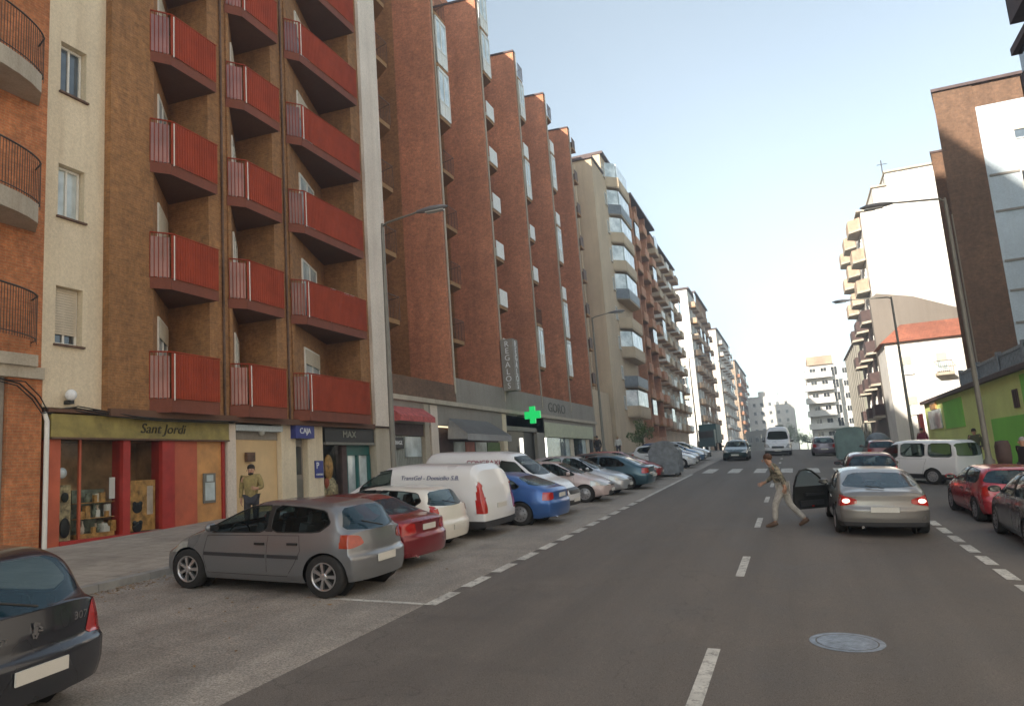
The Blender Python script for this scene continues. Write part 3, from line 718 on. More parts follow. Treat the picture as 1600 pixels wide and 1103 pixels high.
def nslab(kind, w):
    """balcony in a notch; local origin = fin edge (x=0,y=0), z=0 slab underside; w = length along Y"""
    sl = MB(); back = -1.3
    sl.prism([(-DX+.02, .03), (-.02, .03), (.10, .12), (.10, w-.45), (back, w+.6), (-DX+.02, w+.6)], 0, .2, 0)
    slab = sl.mesh('balcony', [M['soffit2']])
    r = MB()
    if kind == 'rail':
        r.tube([(.13, .1, 1.2), (.13, w-.45, 1.2), (back+.1, w-.02, 1.2)], .02, 6, 0)
        for j in range(10):
            y = .12+(w-.6)*j/9; r.tube([(.13, y, .2), (.13, y, 1.2)], .011, 4, 0, False)
        for j in range(8):
            t = j/7; r.tube([(.13+(back-.03)*t, w-.45+.43*t, .2), (.13+(back-.03)*t, w-.45+.43*t, 1.2)], .011, 4, 0, False)
    elif kind == 'solid':
        r.box(.10, .14, .1, w-.45, .2, 1.15, 1); r.face([(.12, w-.45, .2), (back+.1, w-.02, .2), (back+.1, w-.02, 1.15), (.12, w-.45, 1.15)], 1)
        r.face([(back+.1, w-.02, .2), (.12, w-.45, .2), (.12, w-.45, 1.15), (back+.1, w-.02, 1.15)], 1)
    else:
        r.box(.09, .14, .08, w-.45, .2, 1.0, 1); r.box(.11, .13, .1, w-.47, 1.0, 2.75, 2)
        for y in (.08, w/2-.25, w-.5): r.box(.08, .16, y, y+.06, .2, 2.85, 1)
        r.box(.08, .16, .08, w-.45, 1.0, 1.07, 1); r.box(.08, .16, .08, w-.45, 2.72, 2.88, 1)
        for (t0, t1, z0, z1, mm) in ((0, 1, .2, 1.0, 1), (0, .93, 1.0, 2.75, 2)):
            a = (.12+(back-.02)*t0, w-.45+.43*t0); c = (.12+(back-.02)*t1, w-.45+.43*t1)
            r.face([(a[0], a[1], z0), (a[0], a[1], z1), (c[0], c[1], z1), (c[0], c[1], z0)], mm)
            r.face([(a[0], a[1]-.03, z0), (c[0], c[1]-.03, z0), (c[0], c[1]-.03, z1), (a[0], a[1]-.03, z1)], mm)
    rl = r.mesh('railing' if kind != 'glazed' else 'glazing', [M['rust_metal'], M['white_frame'], M['gallery_glass']])
    return slab, rl
NS_ = {(kd, w): nslab(kd, w) for kd in ('rail', 'solid', 'glazed') for w in (1.75, 1.5)}
lv = [8.75+2.94*i for i in range(8)]
kinds = {0: ['rail', 'rail', 'rail', 'rail', 'rail', 'rail', 'rail', 'rail'],
         1: ['rail', 'rail', 'rail', 'rail', 'glazed', 'glazed', 'rail', 'rail'],
         2: ['solid', 'solid', 'solid', 'solid', 'solid', 'solid', 'glazed', 'glazed'],
         3: ['glazed', 'rail', 'solid', 'solid', 'glazed', 'solid', 'glazed', 'rail'],
         4: ['glazed', 'glazed', 'solid', 'glazed', 'solid', 'glazed', 'solid', 'rail'],
         5: ['rail']*8}
for i in range(N+1):
    y0 = P0+i*PER
    w = 1.75 if i < 3 else 1.5
    for j, z in enumerate(lv):
        kd = kinds[i][j]
        if i == N: continue
        x = S
        s_, r_ = NS_[(kd, w)]
        o = inst('balcony', s_, b, (x, y0 if i else y0+.02, z)); inst('railing' if kd != 'glazed' else 'glazing', r_, o)
        if i < 3:
            window(b, S-DX+.02, y0+1.3, z+.2, 1.5, 2.3, mat='pane_pale' if (i+j) % 3 else 'pane_dark', sill=False)
    if i == N: 
        for j, z in enumerate(lv):
            k2 = MB(); k2.box(S-1.2, S+.25, ye+.02, ye+1.0, z, z+.18); bo = k2.build('balcony', M['soffit2'], b)
            k2 = MB(); k2.box(S-1.2, S+.22, ye+.95, ye+.98, z+.18, z+1.1); k2.box(S+.19, S+.22, ye+.02, ye+.95, z+.18, z+1.1); k2.build('railing', M['rust_metal'], bo)
for i in range(1, N+1):      # downpipes on the fin edges
    k = MB(); k.tube([(S+.05, P0+i*PER-.06, ZP-.4), (S+.05, P0+i*PER-.06, ZT)], .055, 8); k.build('downpipe', M['stone'], b)
k = MB(); k.box(-27, S-DX-.5, P0+.5, ye-.5, ZT+.13, ZT+3.4); k.build('sun_block_storey', M['brick_red'], b)  # unseen storey added to keep the sun off the fin tops
# podium parapet and shops under it
k = MB(); k.box(-24, S+.02, P0+.001, ye+.2, 4.6, 5.75); k.build('podium', M['grey_conc'], b)
k = MB(); k.box(S-.2, S+.06, P0+6.7, ye+.15, 5.75, 6.98); k.build('parapet', M['grey_conc'], b)
k = MB(); k.box(S-3.2, S+.04, P0+.001, P0+6.69, 5.75, 6.62); k.build('base_wall', M['brick_dark'], b)
k = MB(); k.box(-26.9, S-.25, P0+.01, ye+.1, 6.3, 6.599); k.build('podium_roof', M['roof_flat'], b)
k = MB(); k.box(S-.3, S+.16, P0+.001, ye+.22, 5.56, 5.76); k.build('cornice', M['stone'], b)
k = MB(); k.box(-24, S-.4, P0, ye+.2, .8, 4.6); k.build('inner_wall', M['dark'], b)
def unit(label, name='shop_front'): return empty(name, (S, 0, 0), label=label, cat='shop')
def ub(par, name, mat, x0, x1, y0, y1, z0, z1): return ob(name, M[mat] if isinstance(mat, str) else mat, par, x0, x1, y0, y1, z0, z1)
u = unit('garage front with grey metal shutter and small black sign beside the pale strip')
sh_ = MB(); n = 44
for i in range(n): sh_.box(S-.3, S-.14+.02*(i % 2), 26.5+i*.07, 26.5+(i+1)*.07, 1.4, 4.1)
keep(sh_.build('shutter', M['grey_shutter']), u)
ub(u, 'lintel', 'brown_dark', S-.3, S-.02, 26.42, 29.6, 4.1, 4.75); ub(u, 'pillar', 'stone', S-.35, S+.05, 29.62, 30.05, 1.2, 5.5); ub(u, 'pillar', 'pink_white', S-.35, S+.03, 30.3, 31.0, 1.2, 5.5)
sgn = ub(u, 'black_sign', 'black', S-.1, S+.0, 26.55, 27.75, 3.55, 4.0); wtext('GARAGE', .24, S+.01, 27.15, 3.78, M['white_letter'], sgn, 1)
ub(u, 'poster', 'pane_pale', S-.12, S-.06, 28.0, 29.4, 3.2, 4.05)
k = MB(); k.face([(S, 26.5, 5.3), (S+.6, 26.5, 4.85), (S+.6, 29.6, 4.85), (S, 29.6, 5.3)]); k.face([(S+.6, 26.5, 4.85), (S+.6, 26.5, 4.62), (S+.6, 29.6, 4.62), (S+.6, 29.6, 4.85)]); k.face([(S, 26.49, 5.3), (S+.01, 26.49, 4.6), (S+.6, 26.49, 4.62), (S+.6, 26.49, 4.85)]); keep(k.build('awning', M['awning_red']), u)
u = unit('corner bar with glowing window tops and a grey awning beside the pharmacy')
ub(u, 'lit_panel', emis('lit_cream_panel', (1, .8, .5), .55, (.7, .6, .4)), S-.2, S-.08, 31.05, 33.3, 4.55, 5.45)
ub(u, 'upper_glass', 'pane_pale', S-.2, S-.1, 33.4, 36.0, 4.75, 5.45); ub(u, 'upper_glass', 'sign_green', S-.2, S-.09, 36.1, 39.4, 4.75, 5.4)
k = MB(); A = [(S, 32.2, 5.0), (S+1.2, 31.6, 4.15), (S+1.2, 37.3, 4.15), (S, 37.0, 5.0)]; k.face(A); k.face(A[::-1]); k.face([(S+1.2, 31.6, 4.15), (S+1.2, 31.6, 3.85), (S+1.2, 37.3, 3.85), (S+1.2, 37.3, 4.15)]); k.face([(S, 32.2, 5.0), (S, 32.0, 4.0), (S+1.2, 31.6, 3.9), (S+1.2, 31.6, 4.15)]); keep(k.build('awning', M['awning']), u)
ub(u, 'door', 'brown_dark', S-.25, S-.1, 31.3, 32.8, 1.4, 4.0)
for i, (a, c, mt) in enumerate(((32.9, 34.2, 'pane_pale'), (34.3, 35.4, 'redbrown_panel'), (35.5, 37.0, 'pane_pale'), (37.1, 38.9, 'leaf'))): ub(u, 'window', mt, S-.25, S-.12, a, c, 2.1, 3.9)
ub(u, 'base', 'grey_conc', S-.3, S-.05, 32.85, 39.2, 1.4, 2.1); ub(u, 'pillar', 'cream', S-.3, S+.04, 39.1, 39.7, 1.4, 5.5); ub(u, 'back_wall', 'brown_dark', S-.4, S-.26, 31.0, 39.2, 1.4, 4.6)
u = unit('dark pharmacy front under the glowing green cross', 'pharmacy')
ub(u, 'fascia', 'teal', S-.2, S+.02, 39.8, 45.2, 4.85, 5.45); ub(u, 'window', 'pane_dark', S-.3, S-.15, 39.8, 43.0, 1.6, 4.8); ub(u, 'door', 'black', S-.35, S-.2, 43.1, 45.0, 1.6, 4.8); ub(u, 'pillar', 'grey_conc', S-.3, S+.02, 45.0, 46.5, 1.6, 5.5)
ub(u, 'lit_poster', emis('lit_poster', (1, .95, .85), .8), S-.14, S-.1, 42.2, 42.7, 3.2, 4.2)
k = MB(); 
for (a, c, d, e) in ((-.95, .95, -.32, .32), (-.32, .32, -.75, -.32), (-.32, .32, .32, .75)): k.box(S+1.0+a*.50, S+1.0+c*.50, 41.50, 41.70, 5.45+d*.66, 5.45+e*.66)
k2 = MB(); k2.box(S, S+.44, 41.57, 41.63, 5.42, 5.48)
cr = empty('pharmacy_cross', (0, 0, 0), label='glowing green pharmacy cross sticking out over the pavement', cat='sign'); k.build('cross', M['green_cross'], cr); k2.build('bracket', M['dark_metal'], cr)
k = MB(); k.box(S+.08, S+.80, 39.55, 40.45, 6.8, 9.75, 0)
vs_ = empty('vertical_sign', (0, 0, 0), label='tall grey box sign with stacked white letters on the red brick fins', cat='sign'); k.build('sign_panel', M['grey_conc'], vs_)
for i, ch in enumerate('REGALOS'):
    lettering(ch, .52, face_px(S+.81, 40.0, 9.45-.4*i), M['white_letter'], vs_); lettering(ch, .46, Matrix.Translation((S+.44, 39.54, 9.45-.4*i)) @ Matrix(((1, 0, 0, 0), (0, 0, -1, 0), (0, 1, 0, 0), (0, 0, 0, 1))), M['white_letter'], vs_)
    # letters on the near edge face
u = unit('shop row end with long pale green fascia beyond the pharmacy')
ub(u, 'fascia', 'sign_pale', S-.2, S+.05, 46.6, 59.0, 4.35, 5.3)
ub(u, 'shop_window', 'pane', S-.3, S-.16, 47.4, 50.5, 1.9, 4.35); ub(u, 'lit_panel', emis('lit_window', (1, .97, .9), 1.0), S-.15, S-.12, 46.75, 47.3, 3.0, 4.3)
for i in range(8): ub(u, 'shop_window', ['pane', 'pane_pale', 'shutter', 'pane_dark'][i % 4], S-.3, S-.15+.01*i, 50.7+i*1.08, 51.6+i*1.08, 2.0, 4.3)
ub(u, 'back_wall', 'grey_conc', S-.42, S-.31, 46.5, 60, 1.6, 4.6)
lt = wtext('GORO', .9, S+.08, 49.6, 6.3, M['sign_letter'], u, 1.5)
# ===== cream block with blind side wall and slanting dark balconies
def west_block(label, y0, y1, ztop, mat, depth=9, front=S, win=None, name='apartment_building'):
    b = bld(label, name)
    k = MB(); k.box(front-depth, front, y0, y1, prof((y0+y1)/2)+.5, ztop, 0); k.build('wall', M[mat], b)
    k = MB(); k.box(front-depth-.1, front+.25, y0-.15, y1+.15, ztop, ztop+.25); k.build('roof', M['brown_dark'], b)
    return b
b = bld('tall cream block with blank side wall and dark slanting balconies after the red fins')
k = MB(); k.box(-21, -14.9, 66.5, 71.0, 2.2, 31.0); k.box(-21, -15.0, 71.0, 80.2, 2.2, 33.2); k.build('wall', M['cream2'], b)
k = MB(); k.tube([(-16.6, 66.45, 3.2), (-16.6, 66.45, 30.5)], .07, 6); k.build('downpipe', M['cream'], b)
k = MB(); k.box(-21.1, -14.8, 66.3, 71.0, 31.0, 31.25); k.box(-21.1, -14.7, 70.9, 80.3, 33.2, 33.45); k.build('roof', M['brown_dark'], b)
for j in range(9):
    z = 6.6+2.95*j
    k = MB(); k.prism([(-15, 72.6), (-13.9, 73.6), (-13.9, 79.0), (-15, 80.0)], z, z+.16); o = k.build('balcony', M['cream2'], b)
    k = MB(); k.prism([(-14.0, 73.6), (-13.86, 73.6), (-13.86, 79.0), (-14.0, 79.0)], z+.16, z+1.15); k.face([(-15, 72.6, z), (-13.9, 73.6, z), (-13.9, 73.6, z+1.15), (-15, 72.6, z+1.15)])
    k.build('screen', M['container'] if j % 3 == 1 else M['cream2'], o)
    if j % 2 == 0 or j > 3:
        k = MB(); k.box(-14.2, -14.0, 73.8, 78.8, z+1.16, z+2.7); k.face([(-15, 72.7, z+1.16), (-14.1, 73.6, z+1.16), (-14.1, 73.6, z+2.7), (-15, 72.7, z+2.7)]); k.build('glazing', M['gallery_glass'], o)
    window(b, -14.97, 71.8, z+.8, .8, 1.3, mat='pane_dark')
k = MB(); k.box(-21, S-.02, 60.3, 66.2, 2.0, 8.5); o = thing1('low_building', k, M['cream2'], 'low beige infill house between red fins and cream block', 'building')
# ===== terracotta balcony block
b = bld('terracotta coloured block with many framed balconies, left side middle distance')
k = MB(); k.box(-22, -15.2, 81.2, 96.0, 2.2, 32.0); k.build('wall', M['brick_terra'], b)
k = MB(); k.box(-22.2, -14.0, 81.0, 96.2, 32.0, 32.25); k.build('roof', M['brown_dark'], b)
def frame_balc(par, x, y0, y1, z, mat, glass=False):
    k = MB(); k.box(x, x+1.1, y0, y1, z, z+.18, 0); k.box(x+1.03, x+1.1, y0, y1, z+.18, z+1.05, 1); k.box(x, x+1.03, y0, y0+.06, z+.18, z+1.05, 1)
    if glass: k.box(x+1.0, x+1.05, y0+.1, y1-.1, z+1.06, z+2.7, 2)
    return k.build('balcony', [M['soffit2'], M[mat], M['gallery_glass']], par)
for j in range(9):
    z = 6.2+2.9*j
    for q, y in enumerate((82.4, 87.6, 92.4)):
        frame_balc(b, -15.2, y, y+2.6, z, 'brick_terra', (j*3+q*5) % 7 == 0)
        window(b, -15.17, y+1.3, z+.2, 1.6, 2.2, mat=['pane_dark', 'pane'][(j+q) % 2])
    for y in (86.2, 91.1, 95.5): window(b, -15.17, y-.1, z+.9, .7, 1.2, shut=.5 if (j+int(y)) % 2 else 0, mat='pane_pale')
for y in (82.0, 85.3, 90.4): 
    k = MB(); k.box(-15.2, -14.3, y-.14, y+.14, 5.0, 32.0); k.build('pillar', M['brick_terra'], b)
# ===== tan block
b = bld('long tan brick block with rows of small balconies behind the terracotta one')
k = MB(); k.box(-22, -15.4, 96.3, 119.0, 2.2, 32.0); k.build('wall', M['brick_tan'], b)
k = MB(); k.box(-22.2, -14.8, 96.2, 119.2, 32.0, 32.2); k.build('roof', M['brown_dark'], b)
for j in range(9):
    z = 6.0+2.9*j
    for q in range(5):
        y = 97.2+q*4.5
        frame_balc(b, -15.4, y, y+2.4, z, ['brick_tan', 'white_frame', 'cream2'][(q+j//3) % 3], (j*2+q*3) % 8 == 0); window(b, -15.37, y+1.2, z+.2, 1.5, 2.2, mat=['pane_dark', 'pane', 'pane_pale'][(j+q) % 3])
        window(b, -15.37, y+3.4, z+.9, .8, 1.2, shut=.4 if (j+q) % 2 else 0, mat='pane_dark')
# ===== sunlit white block, brown flank
def far_block(label, y0, y1, zt, mat, nb, seed, front=S, depth=8, side_w=True, balc='white_frame'):
    b = bld(label); rnd = random.Random(seed)
    k = MB(); k.box(front-depth, front, y0, y1, 2.0, zt); k.build('wall', M[mat], b)
    k = MB(); k.box(front-depth-.2, front+.4, y0-.3, y1+.3, zt, zt+.3); k.build('roof', M['brown_dark'], b)
    n = int((zt-5.2)/2.95)
    for j in range(n):
        z = 5.6+2.95*j
        for q in range(nb):
            y = y0+1.0+q*(y1-y0-1)/nb
            frame_balc(b, front, y, y+min(2.6, (y1-y0)/nb-.8), z, balc, rnd.random() < .3)
            window(b, front+.03, y+1.1, z+.2, 1.6, 2.2, mat=rnd.choice(['pane_dark', 'pane', 'pane_pale']))
        if side_w:
            for x in (front-2.0, front-5.0): window(b, x, y0-.03, z+.8, .9, 1.3, shut=rnd.choice([0, .4, .7]), mat='pane_dark', rz=-math.pi/2)
    return b
far_block('white sunlit block with dark balconies, far down the left side', 136, 146, 32.5, 'white_wall', 2, 1, front=-15.2, balc='brick_tan')
far_block('dark brown brick tower right behind the white sunlit block', 147, 168, 34.0, 'brick_brown', 3, 2, side_w=False, balc='brick_tan')
far_block('cream block with rounded white balconies far down the left row', 188, 225, 33.0, 'pink_white', 5, 3, depth=4, side_w=False, balc='white_wall')
far_block('last block of the left row with dark roof edge and brown balconies', 245, 300, 31.5, 'brick_tan', 5, 4, balc='brick_terra')
# unseen neighbours behind the camera; the tower is added to cast shade
b = bld('brick block behind the viewpoint on the left side of the street')
k = MB(); k.box(-24, -15.2, -13, 2.95, .0, 31.0); k.build('wall', M['brick_orange'], b)
b = bld('unseen tower added behind the viewpoint to shade the clad block on the right')
k = MB(); k.box(-18, -15.2, -38, -13.1, -1.5, 47.0); k.build('wall', M['brick_tan'], b)  # body of the added shade tower
# ---------------------------------------------------------------- right hand side
def panel(par, name, mat, x0, x1, y0, y1, z0, z1):
    k = MB(); k.box(x0, x1, y0, y1, z0, z1); return k.build(name, M[mat], par)
M['shadow_grey'] = stucco('gable_shadow_grey', (.20, .17, .14))  # shadow tone for the added gable shape
# green low building
b = bld('low green rendered building with balustrade on its roof at the right corner', 'green_building')
k = MB(); k.box(8.6, 22, 33.2, 59.0, -.8, 4.75); k.build('wall', M['lime_wall'], b)
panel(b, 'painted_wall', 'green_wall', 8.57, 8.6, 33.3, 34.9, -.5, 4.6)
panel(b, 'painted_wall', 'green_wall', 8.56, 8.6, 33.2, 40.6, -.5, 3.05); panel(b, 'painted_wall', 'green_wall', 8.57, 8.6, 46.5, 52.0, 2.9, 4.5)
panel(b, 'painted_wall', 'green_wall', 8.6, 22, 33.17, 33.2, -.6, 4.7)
panel(b, 'cornice', 'brown_dark', 8.35, 22, 33.0, 59.1, 4.751, 4.95)
w_ = window(b, 8.57, 35.9, 3.35, .7, .75, mat='pane_dark', rz=math.pi, frame='brown_dark', sill=False)
k = MB(); 
k.box(8.45, 8.55, 33.1, 45.0, 5.55, 5.68); k.box(8.45, 8.55, 33.1, 45, 4.951, 5.03)
for i in range(60): 
    y = 33.2+i*.2; k.box(8.46, 8.54, y, y+.06, 5.03, 5.55)
for y in (33.1, 37, 41, 44.9): k.box(8.4, 8.6, y, y+.22, 4.951, 5.8)
k.build('balustrade', M['container'], b)
panel(b, 'poster_panel', 'pane_pale', 8.52, 8.6, 53.0, 57.5, 3.0, 4.2); panel(b, 'ochre_band', 'orange_panel', 8.5, 8.6, 54.2, 56.2, 4.25, 4.7)
k = MB(); k.box(7.9, 8.15, 57.0, 57.8, 1.9, 4.1); k.tube([(8.02, 57.4, gz(8, 57)), (8.02, 57.4, 2.0)], .05, 6); thing1('red_sign', k, M['red_frame'], 'tall dark red sign standing at the far end of the green building', 'sign')
# tall block with brick flank and white cladding
b = bld('tall block with brown brick edge and white clad face above the green building')
X0, Xb, X1, YF, ZT_ = 9.35, 11.25, 24, 45.0, 21.2
k = MB(); k.prism([(X0, YF), (Xb, YF), (Xb, 49.9), (X0+1.1, 49.9)], 3.0, ZT_); k.prism([(Xb, YF+.06), (X1, YF+.06), (X1, 60), (12.7, 60), (Xb, 52)], 3.0, ZT_); k.build('wall', M['brick_dark'], b)
k = MB(); k.box(Xb-.02, X1, YF+.03, YF+.055, 3.0, 19.9); k.build('cladding', M['panel_white'], b)
k = MB(); k.prism([(X0-.08, YF-.12), (X1, YF-.12), (X1, 60.1), (12.6, 60.1), (X0+1.05, 49.9)], ZT_, ZT_+.16); k.build('roof', M['brown_dark'], b)
for z in (5.0, 7.9, 9.6, 11.2, 13.9, 15.9): 
    k = MB(); k.box(Xb+.1, X1, YF-.02, YF+.03, z, z+.12); k.build('ledge', M['grey_conc'], b)
for j in range(5):
    z = 5.9+2.95*j
    for q in range(4):
        x = 13.6+q*2.6
        window(b, x, YF+.0, z, 1.7, 1.25, shut=.0 if (j+q) % 2 else .6, mat='pane_dark' if (j+q) % 3 == 0 else 'pane', rz=-math.pi/2, sill=False)
b = bld('narrow dark brick wing set back behind the left edge of the white clad tower')
k = MB(); k.prism([(9.78, 50.0), (20, 50.0), (20, 62), (12.3, 62)], 2.0, 19.5); k.build('wall', M['brick_dark'], b); k = MB(); k.prism([(9.72, 49.95), (20.1, 49.95), (20.1, 62.1), (12.25, 62.1)], 19.5, 19.62); k.build('roof', M['brown_dark'], b)
k = MB(); k.tube([(10.35, 49.93, 3), (10.35, 49.93, 15.5)], .06, 6); k.build('downpipe', M['stone'], b)
# small white house with tiled roof
b = bld('small white house with red tiled roof between the brown tower and the street balconies', 'white_house')
k = MB(); k.box(7.55, 15, 66.5, 71.8, 1.5, 10.2); k.build('wall', M['white_wall'], b)
k = MB(); e = (7.2, 15.3, 66.1, 71.85); zr0, zr1 = 10.2, 12.0; rA = (9.3, 69.6, zr1); rB = (14.5, 69.6, zr1)
k.face([(e[0], e[2], zr0), (e[1], e[2], zr0), rB, rA]); k.face([(e[1], e[2], zr0), (e[1], e[3], zr0), rB]); k.face([(e[1], e[3], zr0), (e[0], e[3], zr0), rA, rB]); k.face([(e[0], e[3], zr0), (e[0], e[2], zr0), rA]); k.face([(e[0], e[3], zr0-.01), (e[1], e[3], zr0-.01), (e[1], e[2], zr0-.01), (e[0], e[2], zr0-.01)])
k.build('roof', M['roof_tile'], b)
for (x, z) in ((8.9, 7.6), (11.4, 7.6), (8.9, 4.4), (11.4, 4.4)): window(b, x, 66.47, z, .8, 1.4, shut=.45, mat='pane_pale', rz=-math.pi/2)
k = MB(); k.prism([(10.8, 65.6), (12.0, 65.6), (12.0, 66.48), (10.8, 66.48)], 7.2, 7.4); k.build('balcony', M['stone'], b); k = MB(); k.tube([(10.8, 66.4, 8.3), (10.85, 65.65, 8.3), (11.95, 65.65, 8.3), (12, 66.4, 8.3)], .02, 5); 
for i in range(9): k.tube([(10.85+.137*i, 65.65, 7.4), (10.85+.137*i, 65.65, 8.3)], .012, 4, 0, False)
k.build('railing', M['dark_metal'], b)
# block with white flank; shade painted into its lower street side
b = bld('tall block with plain white side wall and street balconies, the lower ones coloured dark as shade')
k = MB(); 
for (x0, x1, zt) in ((7.95, 9.2, 23.2), (9.2, 10.4, 25.2), (10.4, 20, 26.4)): k.box(x0, x1, 73.0, 92.0, 1.5, zt)
k.build('wall', M['white_wall'], b)
k = MB(); k.box(7.6, 9.15, 72.8, 92.2, 23.2, 23.35); k.box(9.1, 10.35, 72.8, 92.2, 25.2, 25.35); k.box(10.3, 20.2, 72.8, 92.2, 26.4, 26.55); k.build('roof', M['stone'], b)
k = MB(); k.box(7.9, 7.949, 73.0, 92.0, 1.5, 14.2); k.build('painted_shade_face', M['brown_dark'], b)  # dark up to the shadow line: shade put into the wall colour
k = MB(); k.tube([(10.4, 74, 25.2), (10.4, 74, 28)], .05, 5); k.tube([(10.0, 74, 27.6), (10.9, 74, 27.6)], .03, 4); k.build('aerial', M['dark_metal'], b)
for j in range(7):
    z = 4.6+2.85*j
    for q, y in enumerate((73.6, 79.8, 86.0)):
        k = MB(); k.prism([(7.9, y), (6.9, y+.8), (6.9, y+3.2), (7.9, y+4.0)], z, z+.2, 0)
        k.prism([(6.98, y+.75), (6.9, y+.8), (6.9, y+3.2), (6.98, y+3.2)], z+.2, z+1.2, 1)
        k.face([(7.88, y+.02, z+.2), (6.92, y+.79, z+.2), (6.92, y+.79, z+1.2), (7.88, y+.02, z+1.2)], 1)
        k.build('balcony', [M['stone'], M['brown_dark'] if j < 4 else M['brick_tan']], b)  # lower balconies coloured as shaded, upper ones as sunlit
        window(b, 7.88, y+2, z+.2, 1.5, 2.1, mat='pane_dark', rz=math.pi)
b = bld('added grey gable shape standing for the shadow on the white flank behind the red roofed house')  # added wall, shaped and coloured as the shadow on the white flank
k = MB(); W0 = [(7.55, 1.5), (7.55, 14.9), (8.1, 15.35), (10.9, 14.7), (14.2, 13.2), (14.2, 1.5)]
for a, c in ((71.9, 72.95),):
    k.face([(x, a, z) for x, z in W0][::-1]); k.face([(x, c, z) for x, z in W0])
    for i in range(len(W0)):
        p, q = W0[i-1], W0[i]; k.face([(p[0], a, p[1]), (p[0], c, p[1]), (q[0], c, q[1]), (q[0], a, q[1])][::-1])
k.build('wall', M['shadow_grey'], b)  # added shape standing for the shadow, no real wall
# slab block further on
b = bld('grey green clad block with vertical ribs behind the street balconies')
k = MB(); k.box(8.0, 16, 96, 118, 1.5, 14.5); k.build('wall', M['grey_green'], b)
k = MB(); k.box(7.8, 16.2, 95.8, 118.2, 14.5, 14.7); k.build('roof', M['brown_dark'], b)
for i in range(8): panel(b, 'rib', 'grey_conc', 7.9, 8.0, 96.4+i*2.7, 96.7+i*2.7, 1.5, 14.4)
# white block closing the view
b = bld('white apartment block with wrap-around white balconies closing the right of the view')
YB = 150
k = MB(); k.box(3.2, 8.6, YB, 162, 1.5, 17.6); k.box(8.6, 11.4, YB+2, 162, 1.5, 14.8); k.build('wall', M['white_wall'], b)
k = MB(); k.box(3.6, 8.0, YB-.5, 160, 17.6, 19.2); k.build('roof_storey', M['brick_tan'], b)
for j in range(6):
    z = 3.4+2.35*j
    k = MB(); k.box(2.6, 7.6, YB-1.4, YB-.01, z, z+.18, 0); k.box(2.6, 7.6, YB-1.4, YB-1.3, z+.18, z+1.05, 0); k.box(2.6, 2.7, YB-1.3, YB-.01, z+.18, z+1.05, 0); k.build('balcony', M['white_wall'], b)
    for x in (4.4, 6.3, 8.1): window(b, x, YB-.03, z+.3, 1.1, 1.6, mat='pane_dark', rz=-math.pi/2, sill=False)
    window(b, 10.0, YB+1.97, z+.6, .9, 1.1, mat='pane_dark', rz=-math.pi/2, sill=False)
b = bld('pale white block in the far haze above the parked lorry')
k = MB(); k.box(-13.5, .8, 260, 275, 1, 20.5); k.build('wall', M['white_wall'], b)
k = MB(); k.box(-10, -4, 262, 274, 20.5, 22.2); k.build('roof_storey', M['white_wall'], b)
for j in range(5):
    for x in (-11.5, -9.2, -6.6, -4.2, -1.6): window(b, x, 259.97, 6+2.8*j, .9, 1.2, mat='pane_dark' if (j+int(x)) % 2 else 'pane', rz=-math.pi/2, sill=False)
b = bld('long low grey building at the end of the street under the white block')
k = MB(); k.box(-12, -4.6, 205, 215, 1.5, 8.0); k.box(-4.6, -2.6, 205, 215, 1.5, 9.0); k.build('wall', M['grey_conc'], b)
for x in (-11, -9.4, -7.8, -6.2): window(b, x, 204.97, 5.0, .9, 1.4, mat='pane_dark', rz=-math.pi/2, sill=False)
# near right block, only its corner eaves and a balcony reach into the frame
b = bld('block with dark brown eaves and bay windows at the top right corner, unseen wall pale to bounce light')
k = MB(); k.box(10.2, 24, -40, 27.7, -2, 24); k.build('wall', M['white_wall'], b)  # out of view, kept pale to bounce light into the street
k = MB(); k.box(8.6, 10.2, 10, 21.0, 4, 24.0); 
for j in range(6): pass
k = MB(); 
k.prism([(7.9, 24.0), (10.2, 24.0), (10.2, 27.4), (7.9, 27.4)], 16.3, 16.55, 0)
k = None
def bay(x0, x1, y0, y1, z0, z1, name='balcony'):
    q = MB(); q.box(x0, x1, y0, y1, z0, z0+.25, 0); q.box(x0, x0+.08, y0, y1, z0+.25, z0+1.1, 0); q.box(x0, x1, y1-.08, y1, z0+.25, z0+1.1, 0); q.box(x0, x1, y0, y0+.08, z0+.25, z0+1.1, 0)
    q.box(x0+.06, x0+.1, y0+.1, y1-.1, z0+1.1, z1-.25, 1); q.box(x0+.1, x1, y1-.1, y1-.06, z0+1.1, z1-.25, 1)
    q.box(x0-.1, x1, y0-.1, y1+.1, z1-.25, z1, 0)
    return q.build(name, [M['brown_dark'], M['pane']], b)
for j in range(7):
    bay(8.35, 10.2, 23.0, 27.8, 3.95+2.95*j, 3.95+2.95*j+2.15)
